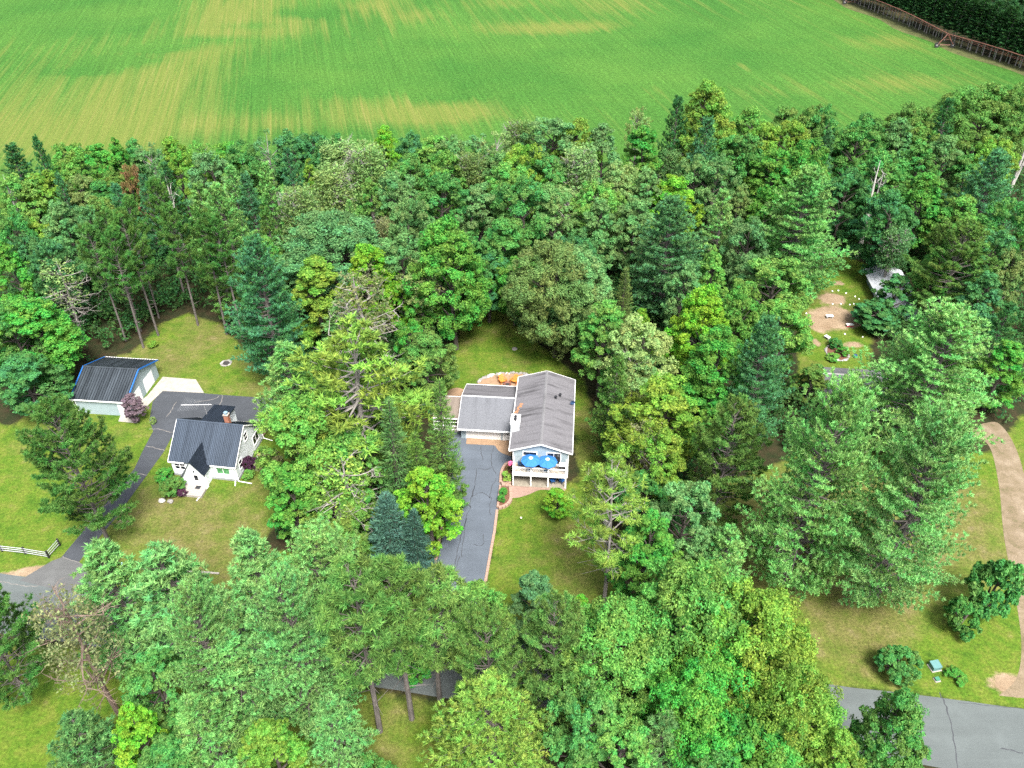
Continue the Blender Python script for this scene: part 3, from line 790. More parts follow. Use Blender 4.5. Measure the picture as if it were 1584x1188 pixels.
# lean-to porch with white lattice on the far left
px0, px1, py0, py1 = -16.0, -12.2, 8.6, 12.9
po = MB().slab([(px0, py0, 2.55), (px1, py0, 2.55), (px1, py1, 3.15), (px0, py1, 3.15)], 0.12).build("porch_roof", MAT['shingle_porch'], RH)
MB().box(px0, px1, py1, py1 + 0.06, 2.98, 3.17).build("fascia", MAT['white'], po)
MB().box(px0, px1, py0 - 0.06, py0, 2.40, 2.57).build("fascia", MAT['white'], po)
for i, x in enumerate((px0 + 0.1, -14.6, -13.45, px1 - 0.2)):
    MB().box(x - 0.06, x + 0.06, py0 + 0.1, py0 + 0.22, 0, 2.44).build("porch_post", MAT['white'], RH)
for z in (0.25, 0.95, 1.65):
    MB().box(px0 + 0.17, px1 - 0.27, py0 + 0.13, py0 + 0.19, z, z + 0.09).build("porch_rail", MAT['white'], RH)
MB().box(px0, px1, py0, py1, 0.0, 0.14).build("porch_floor", MAT['greywood'], RH)
MB().box(px0, px0 + 0.12, py0 + 0.3, py1, 0.14, 2.5).build("porch_wall", MAT['siding_blue'], RH)
MB().box(px0 + 0.12, px1 - 0.1, py1 - 0.15, py1, 0.14, 2.95).build("porch_wall", MAT['siding_blue'], RH)

# front balcony: floor, beam, posts, rails, balusters
bx0, bx1, by0, by1, bz = -3.6, 3.55, -1.65, D0, 2.28
MB().box(bx0, bx1, by0, by1, bz - 0.09, bz).build("balcony_floor", MAT['deck'], RH)
MB().box(bx0 - 0.04, bx1 + 0.04, by0 - 0.05, by0, bz - 0.36, bz + 0.01).build("balcony_beam", MAT['white'], RH)
for x in (bx0 - 0.045, bx1):
    MB().box(x, x + 0.045, by0, by1, bz - 0.34, bz + 0.01).build("balcony_beam", MAT['white'], RH)
posts = [bx0 + 0.07, bx0 + 2.45, bx0 + 4.75, bx1 - 0.07]
for x in posts:
    MB().box(x - 0.075, x + 0.075, by0 + 0.02, by0 + 0.17, 0.0, bz - 0.09).build("balcony_post", MAT['white'], RH)
    MB().box(x - 0.075, x + 0.075, by0 + 0.02, by0 + 0.17, bz, bz + 1.12).build("rail_post", MAT['white'], RH)
for a, b in zip(posts[:-1], posts[1:]):
    MB().box(a + 0.075, b - 0.075, by0 + 0.02, by0 + 0.16, bz + 0.98, bz + 1.06).build("top_rail", MAT['white'], RH)
    MB().box(a + 0.075, b - 0.075, by0 + 0.06, by0 + 0.13, bz + 0.10, bz + 0.18).build("bottom_rail", MAT['white'], RH)
    n = int((b - a) / 0.16)
    for k in range(1, n):
        x = a + (b - a) * k / n
        MB().box(x - 0.02, x + 0.02, by0 + 0.075, by0 + 0.115, bz + 0.18, bz + 0.98).build("baluster", MAT['white'], RH)
for x in (posts[0], posts[-1]):
    MB().box(x - 0.07, x + 0.07, by0 + 0.17, by1, bz + 0.98, bz + 1.06).build("top_rail", MAT['white'], RH)
    MB().box(x - 0.035, x + 0.035, by0 + 0.17, by1, bz + 0.10, bz + 0.18).build("bottom_rail", MAT['white'], RH)
    for k in range(1, 15):
        y = by0 + 0.17 + (by1 - by0 - 0.2) * k / 15
        MB().box(x - 0.02, x + 0.02, y - 0.02, y + 0.02, bz + 0.18, bz + 0.98).build("baluster", MAT['white'], RH)
MB().box(bx0, bx1 + 0.1, by0 - 0.1, by1, 0.0, 0.06).build("ground_patio", MAT['patio'], RH)
def rl(u, v, z=0.0):       # ranch local -> world
    c, s = math.cos(math.radians(-4.8)), math.sin(math.radians(-4.8))
    return (3.8 + u * c - v * s, 81.5 + u * s + v * c, z)
RROT = math.radians(-4.8)

# clay paver apron and curved walk
pv = smooth_path(px_poly([(721, 687), (764, 689)]), 2) + smooth_path(px_poly([(766, 690), (772, 698), (781, 703), (790, 706)]), 5) + px_poly([(795, 690), (795, 676), (722, 676)])
sheet("paver_apron", pv, 0.030, MAT['paver'])
pv = smooth_path(px_poly([(791, 750), (791, 768), (800, 770), (818, 765), (835, 758), (855, 759), (868, 762), (876, 757)]), 5) + [rl(3.7, by0 - 0.1)[:2], rl(-3.65, by0 - 0.1)[:2]]
sheet("paver_walk", pv, 0.026, MAT['paver_pink'])
pv = [(G(790, 594)[0] + 5.2 * math.cos(t), G(790, 594)[1] + 3.0 * math.sin(t)) for t in np.linspace(0, 2 * math.pi, 28)[:-1]]
sheet("back_patio", pv, 0.02, MAT['paver'])
pv = [(G(706, 616)[0] + 1.9 * math.cos(t), G(706, 616)[1] + 2.6 * math.sin(t)) for t in np.linspace(0, 2 * math.pi, 20)[:-1]]
sheet("side_patio", pv, 0.02, MAT['paver'])

# ------------------------------------------------------------------ block borders and planters
def block_run(parent, path, step, w, h, z0=0.0, seed=0, mat='block'):
    """a row of separate edging blocks along a path, thin joints between"""
    r = random.Random(seed)
    P = [np.array(p[:2], float) for p in path]
    seg = [np.linalg.norm(b - a) for a, b in zip(P[:-1], P[1:])]
    tot = sum(seg); n = max(1, int(tot / step)); st = tot / n
    def at(s):
        for a, b, l in zip(P[:-1], P[1:], seg):
            if s <= l or b is P[-1]: return a + (b - a) * min(1, s / l)
            s -= l
    mesh_cache = {}
    for k in range(n):
        a, b = at(k * st), at((k + 1) * st)
        d = b - a; ln = np.linalg.norm(d)
        key = round(ln, 2)
        if key not in mesh_cache:
            mesh_cache[key] = MB().rbox(0, 0, 0, 1, ln - 0.03, 1, 0, 0.97).mesh("block", MAT[mat])
        o = link_mesh("block", mesh_cache[key], parent)
        c = (a + b) / 2
        o.location = (c[0], c[1], z0 + r.uniform(-0.012, 0.012)); o.rotation_euler = (0, 0, math.atan2(d[1], d[0]) + r.uniform(-0.03, 0.03)); o.scale = (1, w, h + r.uniform(-0.01, 0.01))
o = empty("drive_edging", (0, 0, 0)); tag(o, "row of pinkish edging blocks along the right side of the blue-grey driveway", "edging")
block_run(o, [G(769, 789), G(765, 822), G(757, 866), G(748, 918), (-3.5, 63.5), (-3.8, 58.6)], 0.9, 0.34, 0.14, 0, 1)
o = empty("drive_edging", (0, 0, 0)); tag(o, "short row of pinkish edging blocks on the left of the driveway below the blue spruces", "edging")
block_run(o, [(-12.0, 59.3), (-10.3, 62.4), G(670, 893), G(677, 850), G(684, 815)], 0.9, 0.34, 0.14, 0, 2)
pl = empty("raised_planter", (0, 0, 0)); tag(pl, "curved block planter holding a round yellow-green shrub against the balcony corner", "planter")
p1 = smooth_path([G(774, 748, 0), G(775.5, 733), G(780.5, 722), G(787, 717.5), G(792, 718)], 4)
for z in (0.0, 0.2): block_run(pl, p1, 0.42, 0.34, 0.19, z, 3)
for z in (0.0, 0.2): block_run(pl, [G(775, 747.5), G(791, 749)], 0.42, 0.34, 0.19, z, 4)
MB().prism([p for p in p1] + [G(791, 747)], 0.0, 0.30).build("soil", MAT['mulch'], pl)
pl2 = empty("raised_planter", (0, 0, 0)); tag(pl2, "lower curved block planter with two dark green shrubs beside the driveway", "planter")
p2 = smooth_path([G(789.5, 756), G(790.5, 772), G(786, 781), G(778, 785.5), G(771, 787)], 4)
for z in (0.0, 0.18): block_run(pl2, p2, 0.42, 0.42, 0.17, z, 5)
block_run(pl2, [G(774, 752), G(770, 786)], 0.42, 0.3, 0.3, 0, 6)
MB().prism([G(774.5, 753), G(787, 756)] + [(x - 0.1, y) for x, y in p2[3:]], 0.0, 0.2).build("soil", MAT['mulch'], pl2)
stp = empty("garden_steps", (0, 0, 0)); tag(stp, "short flight of block steps between the two planters", "steps")
for k, (a, b) in enumerate(((776.5, 782), (782, 787), (787, 791))):
    x0, y0 = G(a, 753.5); x1, y1 = G(b, 750)
    MB().box(x0, x1 - 0.03, min(y0, y1), max(y0, y1) + 0.25, 0, 0.36 - k * 0.12).build("step", MAT['block'], stp)

# ------------------------------------------------------------------ white house
WH = empty("white_house", (-41.6, 81.6, 0), math.radians(-8.0))
tag(WH, "white one-and-a-half-storey cottage with slate blue ribbed metal roof and front entry gable", "house")
def wl_(u, v, z=0.0):
    c, s = math.cos(math.radians(-8.0)), math.sin(math.radians(-8.0))
    return (-41.6 + u * c - v * s, 81.6 + u * s + v * c, z)
A, DP, WE, WR = 4.55, 8.7, 2.85, 6.25
def gable_wall(par, name, x0, x1, y0, y1, ze, zr, mat):
    ym = (y0 + y1) / 2
    MB().add([(x0, y0, 0), (x0, y1, 0), (x0, y1, ze), (x0, ym, zr), (x0, y0, ze), (x1, y0, 0), (x1, y1, 0), (x1, y1, ze), (x1, ym, zr), (x1, y0, ze)],
             [(4, 3, 2, 1, 0), (5, 6, 7, 8, 9), (0, 1, 6, 5), (1, 2, 7, 6), (2, 3, 8, 7), (3, 4, 9, 8), (4, 0, 5, 9)]).build(name, mat, par)
MB().box(-A, A, 0, 0.2, 0, WE - 0.02).build("front_wall", MAT['siding_white'], WH)
MB().box(-A, A, DP - 0.2, DP, 0, WE - 0.02).build("rear_wall", MAT['siding_white'], WH)
gable_wall(WH, "gable_wall", -A, -A + 0.2, 0.2, DP - 0.2, WE - 0.02, WR - 0.2, MAT['siding_white'])
gable_wall(WH, "gable_wall", A - 0.2, A, 0.2, DP - 0.2, WE - 0.02, WR - 0.2, MAT['siding_white'])
MB().box(-A - 0.03, A + 0.03, -0.03, DP + 0.03, 0, 0.35).build("foundation", simple("grey_foundation", (0.25, 0.26, 0.28), 0.85), WH)
def ribbed(par, name, pts, mat, ribs, n, th=0.1, rw=0.05, rh=0.06):
    """sheet-metal slope pts = (low left, low right, high right, high left) with standing ribs from low to high"""
    o = MB().slab(pts, th).build(name, mat, par)
    a, b, c, d = [np.array(p, float) for p in pts]
    nm = np.cross(b - a, d - a); nm /= np.linalg.norm(nm)
    if nm[2] < 0: nm = -nm
    mb = MB()
    for k in range(n):
        t = (k + 0.5) / n
        lo, hi = a + (b - a) * t, d + (c - d) * t
        s = (b - a) / np.linalg.norm(b - a) * rw / 2
        mb.add([lo - s, lo + s, hi + s, hi - s, lo - s * 0.4 + nm * rh, lo + s * 0.4 + nm * rh, hi + s * 0.4 + nm * rh, hi - s * 0.4 + nm * rh], [(4, 5, 6, 7), (0, 1, 5, 4), (1, 2, 6, 5), (2, 3, 7, 6), (3, 0, 4, 7)])
    mb.build("ribs", ribs, o, kind="stuff")
    return o
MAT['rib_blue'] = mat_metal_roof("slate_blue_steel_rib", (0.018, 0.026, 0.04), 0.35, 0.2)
o_ = 0.25
sl = (WR - WE) / (DP / 2)
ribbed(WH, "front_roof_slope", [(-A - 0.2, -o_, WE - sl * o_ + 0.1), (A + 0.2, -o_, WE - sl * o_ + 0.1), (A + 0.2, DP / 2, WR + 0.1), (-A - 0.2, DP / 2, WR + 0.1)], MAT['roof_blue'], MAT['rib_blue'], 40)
ribbed(WH, "rear_roof_slope", [(A + 0.2, DP + o_, WE - sl * o_ + 0.1), (-A - 0.2, DP + o_, WE - sl * o_ + 0.1), (-A - 0.2, DP / 2, WR + 0.1), (A + 0.2, DP / 2, WR + 0.1)], MAT['roof_dark'], MAT['roof_dark'], 40)  # darker colour stands in for the sky reflection this slope lacks
MB().slab([(-A - 0.2, DP / 2 - 0.15, WR + 0.06), (A + 0.2, DP / 2 - 0.15, WR + 0.06), (A + 0.2, DP / 2, WR + 0.17), (-A - 0.2, DP / 2, WR + 0.17)], 0.03).slab([(-A - 0.2, DP / 2, WR + 0.17), (A + 0.2, DP / 2, WR + 0.17), (A + 0.2, DP / 2 + 0.15, WR + 0.06), (-A - 0.2, DP / 2 + 0.15, WR + 0.06)], 0.03).build("ridge_cap", MAT['roof_blue'], WH)
for sx in (-1, 1):
    for yy in (0, 1):
        y0, y1 = (-o_, DP / 2) if yy == 0 else (DP + o_, DP / 2)
        MB().slab([(sx * (A + 0.2), y0, WE - sl * o_ + 0.11), (sx * (A + 0.25), y0, WE - sl * o_ + 0.11), (sx * (A + 0.25), y1, WR + 0.11), (sx * (A + 0.2), y1, WR + 0.11)][::(1 if sx * (1 - 2 * yy) > 0 else -1)], 0.22).build("rake_trim", MAT['white'], WH)
MB().box(-A - 0.2, -2.5, -o_ - 0.1, -o_, WE - 0.3, WE - 0.12).build("gutter", MAT['white'], WH)
MB().box(1.2, A + 0.2, -o_ - 0.1, -o_, WE - 0.3, WE - 0.12).build("gutter", MAT['white'], WH)
MB().box(-A - 0.2, A + 0.2, DP + o_, DP + o_ + 0.1, WE - 0.3, WE - 0.12).build("gutter", MAT['white'], WH)
# entry gable with a swept left eave
ex0, ex1, ey0, er, ez = -2.3, 0.85, -1.75, -0.55, 4.65
swoop = [(er, ez), (-1.1, 3.72), (-1.6, 2.75), (-2.1, 1.95), (-2.75, 1.35)]
yb = 3.0
def back_y(z): return (z - WE) / sl + 0.02      # where a level meets the main roof
mb = MB()
for (xa, za), (xb, zb) in zip(swoop[:-1], swoop[1:]):
    mb.slab([(xb, ey0 - 0.25, zb), (xa, ey0 - 0.25, za), (xa, max(0.0, back_y(za)), za), (xb, max(0.0, back_y(zb)), zb)], 0.09)
mb.build("entry_roof_slope", MAT['roof_dark'], WH)
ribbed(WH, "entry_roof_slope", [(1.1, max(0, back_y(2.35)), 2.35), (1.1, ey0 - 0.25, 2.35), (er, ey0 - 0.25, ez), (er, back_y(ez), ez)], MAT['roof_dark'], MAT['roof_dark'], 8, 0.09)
fpts = [(ex0, 0), (ex1, 0), (ex1, 2.62), (er, ez - 0.1), (-1.1, 3.6), (-1.6, 2.64), (-2.1, 1.85), (ex0, 1.62)]
n = len(fpts)
MB().add([(x, ey0, z) for x, z in fpts] + [(x, ey0 + 0.15, z) for x, z in fpts], [tuple(range(n)), tuple(range(2 * n - 1, n - 1, -1))] + [(i, n + i, n + (i + 1) % n, (i + 1) % n) for i in range(n)]).build("entry_wall", MAT['siding_white'], WH)
MB().box(ex1 - 0.15, ex1, ey0 + 0.15, 0, 0, 2.6).build("entry_wall", MAT['siding_white'], WH)
MB().box(ex0, ex0 + 0.15, ey0 + 0.15, 0, 0, 1.55).build("entry_wall", MAT['siding_white'], WH)
dr = MB().box(-0.75, 0.2, ey0 - 0.04, ey0 + 0.02, 0.3, 2.35).build("entry_door", MAT['door_white'], WH)
MB().box(-0.55, 0.0, ey0 - 0.055, ey0 - 0.04, 1.25, 2.15).build("door_light", MAT['glass'], dr)
mb = MB().box(-0.88, -0.75, ey0 - 0.06, ey0 + 0.01, 0.3, 2.48).box(0.2, 0.33, ey0 - 0.06, ey0 + 0.01, 0.3, 2.48).box(-0.75, 0.2, ey0 - 0.06, ey0 + 0.01, 2.35, 2.48); mb.build("trim", MAT['white'], dr)
MB().box(-0.42, -0.3, ey0 - 0.16, ey0, 2.75, 2.95).build("porch_lamp", MAT['blackmetal'], WH)
sb = MB().box(-2.5, 1.0, ey0 - 2.0, ey0, 0, 0.34).build("entry_slab", MAT['greywood'], WH)
MB().box(-0.5, 0.2, ey0 - 0.75, ey0 - 0.15, 0.34, 0.36).build("door_mat", MAT['dark'], sb)
window(WH, "window", 'x', -3.75, 0.62, 1.15, 1.25, 0, -1, 'glass', 0, 1); window(WH, "window", 'x', -2.98, 0.62, 1.15, 1.25, 0, -1, 'glass', 0, 1)
window(WH, "picture_window", 'x', 2.75, 1.75, 1.15, 1.15, 0, -1, 'greenglass', 1, 0)
window(WH, "window", 'y', 4.4, 0.9, 1.2, 3.65, A, 1, 'glass', 0, 1, 0.07)
window(WH, "window", 'y', 1.6, 0.9, 1.3, 1.15, A, 1, 'glass', 0, 1, 0.07)
window(WH, "window", 'y', 6.9, 1.7, 1.45, 1.1, A, 1, 'glass', 1, 0, 0.07)
# rear dormer
MB().box(-1.4, 1.45, 5.0, 8.6, 4.4, 5.6).build("dormer_walls", MAT['siding_white'], WH)
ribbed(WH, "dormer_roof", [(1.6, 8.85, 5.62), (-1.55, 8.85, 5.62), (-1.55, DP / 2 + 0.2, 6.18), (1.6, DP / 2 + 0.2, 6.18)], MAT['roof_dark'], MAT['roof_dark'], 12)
MB().add([(1.45, 4.5, 6.03), (1.45, 8.6, 5.55), (1.45, 8.6, 2.8), (1.45, 4.5, 6.0), (1.4, 4.5, 6.03), (1.4, 8.6, 5.55), (1.4, 8.6, 2.8), (1.4, 4.5, 6.0)], [(0, 1, 2, 3), (7, 6, 5, 4), (0, 4, 5, 1), (1, 5, 6, 2)]).build("dormer_cheek", MAT['siding_white'], WH)
ck = MB().box(1.75, 2.35, 5.0, 5.6, 5.0, 7.1).build("chimney", MAT['brick'], WH)
MB().box(1.68, 2.42, 4.93, 5.67, 7.1, 7.2).build("crown", MAT['concrete'], ck)
MB().lathe(2.05, 5.3, [(0.2, 7.2), (0.2, 7.5), (0.3, 7.52), (0.02, 7.68)], 10).build("flue_cap", simple("blue_grey_cap", (0.16, 0.25, 0.32), 0.5), ck)
# downspouts and their extensions
for pts in ([wl_(1.05, ey0 + 0.1, 2.3), wl_(1.05, ey0 + 0.1, 0.2), wl_(0.55, ey0 - 2.6, 0.08)], [wl_(A + 0.1, -0.1, WE - 0.3), wl_(A + 0.1, -0.12, 0.15), wl_(A + 2.0, -0.25, 0.08)], [wl_(A + 0.1, DP + 0.1, WE - 0.3), wl_(A + 0.1, DP + 0.12, 0.15), wl_(A + 1.6, DP - 0.2, 0.08)], [wl_(A - 0.35, -0.15, WE - 0.3), wl_(A - 0.35, -0.15, 0.15), wl_(A - 0.05, -1.0, 0.08)]):
    o = MB().tube(pts, 0.07, 4).build("downspout", MAT['white'], None)
    o.parent = WH; o.matrix_parent_inverse = WH.matrix_basis.inverted()
# TV aerial on a mast by the rear roof
an = empty("tv_aerial", wl_(-2.3, 6.2, 3.9), math.radians(-4)); tag(an, "large white television aerial with many cross rods above the cottage roof", "aerial")
MB().tube([(0.9, 0, 0.2), (0.9, 0, 3.75)], 0.035, 6).build("mast", MAT['galv'], an)
MB().tube([(-2.3, -0.15, 3.65), (1.9, 0.12, 3.75)], 0.028, 4).build("boom", MAT['white'], an)
for k in range(11):
    x = -2.25 + k * 0.24; ln = 1.55 - 0.05 * k
    MB().tube([(x, -ln, 3.66), (x, ln, 3.66)], 0.010, 4).build("rod", MAT['galv'], an)
for k in range(3):
    x = 0.65 + 0.4 * k
    MB().tube([(x, -0.5, 3.73), (x, 0.5, 3.73)], 0.010, 4).build("rod", MAT['galv'], an)

# ------------------------------------------------------------------ pole barn
BN = empty("pole_barn", (-60.75, 95.1, 0), math.radians(-5.5))
tag(BN, "pale steel pole barn with black ribbed roof and bright blue edge trim", "barn")
BA, BD, BE, BR = 3.95, 10.0, 2.95, 4.95
MB().box(-BA, BA, 0, 0.15, 0, BE).build("front_wall", MAT['siding_barn'], BN)
MB().box(-BA, BA, BD - 0.15, BD, 0, BE).build("rear_wall", MAT['siding_barn'], BN)
gable_wall(BN, "gable_wall", -BA, -BA + 0.15, 0.15, BD - 0.15, BE, BR - 0.1, MAT['siding_barn'])
gable_wall(BN, "gable_wall", BA - 0.15, BA, 0.15, BD - 0.15, BE, BR - 0.1, MAT['siding_barn'])
MAT['rib_barn'] = mat_metal_roof("black_steel_rib", (0.008, 0.010, 0.014), 0.4, 0.3)
bs = (BR - BE) / 5.0
zE = BE - bs * 0.35 + 0.1
ribbed(BN, "front_roof_slope", [(-BA - 0.35, -0.35, zE), (BA + 0.35, -0.35, zE), (BA + 0.35, 5, BR + 0.1), (-BA - 0.35, 5, BR + 0.1)], MAT['roof_barn'], MAT['rib_barn'], 22, 0.08, 0.07, 0.06)
ribbed(BN, "rear_roof_slope", [(BA + 0.35, 10.35, zE), (-BA - 0.35, 10.35, zE), (-BA - 0.35, 5, BR + 0.1), (BA + 0.35, 5, BR + 0.1)], MAT['roof_barn'], MAT['rib_barn'], 22, 0.08, 0.07, 0.06)
for sx in (-1, 1):
    for ya, yb_ in ((-0.37, 5), (10.37, 5)):
        MB().slab([(sx * (BA + 0.30), ya, zE + 0.05), (sx * (BA + 0.46), ya, zE + 0.05), (sx * (BA + 0.46), yb_, BR + 0.16), (sx * (BA + 0.30), yb_, BR + 0.16)][::(1 if sx * (1 if ya < 0 else -1) > 0 else -1)], 0.2).build("rake_trim", MAT['bluetrim'], BN)
MB().box(-BA - 0.4, BA + 0.4, -0.45, -0.35, zE - 0.16, zE + 0.0).build("eave_trim", MAT['white'], BN)
MB().box(-BA - 0.4, BA + 0.4, 10.35, 10.45, zE - 0.16, zE + 0.0).build("eave_trim", MAT['white'], BN)
MB().slab([(-BA - 0.36, 4.84, BR + 0.1), (BA + 0.36, 4.84, BR + 0.1), (BA + 0.36, 5, BR + 0.19), (-BA - 0.36, 5, BR + 0.19)], 0.03).slab([(-BA - 0.36, 5, BR + 0.19), (BA + 0.36, 5, BR + 0.19), (BA + 0.36, 5.16, BR + 0.1), (-BA - 0.36, 5.16, BR + 0.1)], 0.03).build("ridge_cap", MAT['roof_barn'], BN)
for ya, yb_ in ((1.5, 4.3), (5.6, 8.4)):
    gd = MB().box(BA - 0.02, BA + 0.03, ya, yb_, 0.02, 2.35).build("overhead_door", MAT['door_white'], BN)
    for r in range(4):
        MB().box(BA + 0.03, BA + 0.05, ya + 0.05, yb_ - 0.05, 0.06 + r * 0.58, 0.57 + r * 0.58).build("door_panel", MAT['door_white'], gd)
sd = MB().box(2.55, 3.45, -0.04, 0.02, 0.05, 2.1).build("side_door", MAT['door_white'], BN)
MB().box(3.3, 3.37, -0.09, -0.04, 1.0, 1.1).build("handle", MAT['galv'], sd)
for x in (-BA - 0.01, BA - 0.09):
    MB().box(x, x + 0.1, -0.02, 0.0, 0, BE).build("corner_trim", MAT['white'], BN)
MB().tube([(-BA - 0.1, -0.35, zE - 0.15), (-BA - 0.1, -0.1, 0.2), (-BA - 0.25, -1.2, 0.08)], 0.06, 4).build("downspout", MAT['white'], BN)

# ------------------------------------------------------------------ hidden neighbour house and shed
NH = empty("neighbour_house", (52.6, 99.4, 0), math.radians(-6))
tag(NH, "low white house with weathered grey roof, mostly hidden behind the giant round pine", "house")
MB().box(-5.8, 5.8, -3.3, 3.3, 0, 2.5).build("walls", MAT['siding_white'], NH)
MB().slab([(-6.4, -3.9, 2.45), (6.4, -3.9, 2.45), (6.4, 0, 4.1), (-6.4, 0, 4.1)], 0.12).build("roof_slope", MAT['shingle_grey'], NH)
MB().slab([(-6.4, 0, 4.1), (6.4, 0, 4.1), (6.4, 3.9, 2.45), (-6.4, 3.9, 2.45)], 0.12).build("roof_slope", MAT['shingle_grey'], NH)
MB().slab([(-6.4, -0.18, 4.08), (6.4, -0.18, 4.08), (6.4, 0, 4.16), (-6.4, 0, 4.16)], 0.03).slab([(-6.4, 0, 4.16), (6.4, 0, 4.16), (6.4, 0.18, 4.08), (-6.4, 0.18, 4.08)], 0.03).build("ridge_cap", MAT['pale_stone'], NH)
MB().slab([(-6.5, -3.95, 2.46), (-6.4, -3.95, 2.46), (-6.4, 0, 4.12), (-6.5, 0, 4.12)], 0.2).build("rake_trim", MAT['rust'], NH)
MB().box(-6.4, 6.4, -4.0, -3.9, 2.28, 2.46).build("gutter", MAT['rust'], NH)
for sx in (-5.8, 5.6):
    MB().add([(sx, -3.3, 2.5), (sx, 3.3, 2.5), (sx, 0, 3.9), (sx + 0.2, -3.3, 2.5), (sx + 0.2, 3.3, 2.5), (sx + 0.2, 0, 3.9)], [(0, 2, 1), (3, 4, 5), (0, 3, 5, 2), (1, 2, 5, 4)]).build("gable", MAT['siding_white'], NH)
window(NH, "window", 'x', -3.5, 1.4, 1.0, 1.1, -3.3, -1)
SH = empty("garden_shed", (67.9, 127.2, 0), math.radians(-4.5))
tag(SH, "long low shed with a bare pale steel roof among the trees behind the sandy yard", "shed")
MB().box(-2.4, 2.4, -6.6, 6.6, 0, 2.4).build("walls", MAT['siding_blue'], SH)
for x0, x1, z0, z1 in ((-3.5, 0, 2.3, 3.6), (0, 3.5, 3.6, 2.3)):
    a = [(x0, -7.1, z0), (x1, -7.1, z1), (x1, 7.1, z1), (x0, 7.1, z0)]
    ribbed(SH, "roof_slope", [a[3], a[0], a[1], a[2]] if x0 < 0 else [a[1], a[2], a[3], a[0]], MAT['roof_shed'], MAT['roof_shed'], 24, 0.08)
for y in (-6.6, 6.45):
    MB().add([(-2.4, y, 2.4), (2.4, y, 2.4), (0, y, 3.3), (-2.4, y + 0.15, 2.4), (2.4, y + 0.15, 2.4), (0, y + 0.15, 3.3)], [(0, 1, 2), (5, 4, 3), (0, 2, 5, 3), (1, 4, 5, 2)]).build("gable", MAT['siding_blue'], SH)
MB().box(-2.46, -2.4, -1.2, 1.2, 0.05, 2.1).build("door", MAT['door_white'], SH)

# ------------------------------------------------------------------ tree meshes
def unit(rng, n):
    v = rng.normal(size=(n, 3)); return v / (np.linalg.norm(v, axis=1, keepdims=True) + 1e-9)
def norm(v): return v / (np.linalg.norm(v, axis=-1, keepdims=True) + 1e-9)

def leaves_to_mesh(name, P, Nn, size, clump, rng, aspect=0.72, fold=0.18, mat='leaf'):
    n = len(P)
    t = norm(np.cross(Nn, unit(rng, n))); b = np.cross(Nn, t)
    s = size[:, None]
    V = np.empty((n, 3, 3))
    V[:, 0] = P - t * s * 0.5 + b * s * aspect * 0.5
    V[:, 1] = P - t * s * 0.5 - b * s * aspect * 0.5
    V[:, 2] = P + t * s * 0.6 - Nn * s * fold
    return np_mesh(name, V.reshape(-1, 3), np.arange(n * 3).reshape(n, 3), MAT[mat], {"leaf": rng.random(n), "clump": clump})

def blades_to_mesh(name, P, D, length, width, clump, rng, mat='needle', flat=0.75):
    n = len(P)
    nm = norm(unit(rng, n) * flat + np.array([0, 0, 1.0]))          # needles lie in flat sprays that face the sky
    side = norm(np.cross(D, nm)) * (width / 2)[:, None]
    V = np.empty((n, 3, 3))
    V[:, 0] = P - side; V[:, 1] = P + side; V[:, 2] = P + D * length[:, None]
    return np_mesh(name, V.reshape(-1, 3), np.arange(n * 3).reshape(n, 3), MAT[mat], {"leaf": rng.random(n), "clump": clump})

def wobble_trunk(mb, rng, h, r0, top=1.0, n=8, amp=0.02, r1=0.03):
    ph = rng.uniform(0, 6.3, 2)
    pts = [(h * amp * math.sin(ph[0] + 3 * t) * t, h * amp * math.sin(ph[1] + 2.4 * t) * t, h * top * t) for t in np.linspace(0, 1, n)]
    mb.tube(pts, [r0 * (1 - t) ** 0.8 + r1 for t in np.linspace(0, 1, n)], 7)
    return lambda z: np.array([np.interp(z, [p[2] for p in pts], [p[0] for p in pts]), np.interp(z, [p[2] for p in pts], [p[1] for p in pts]), z])

TREES = {}
def reg(kind, h, r, trunk, crown): TREES.setdefault(kind, []).append((h, r, trunk, crown))

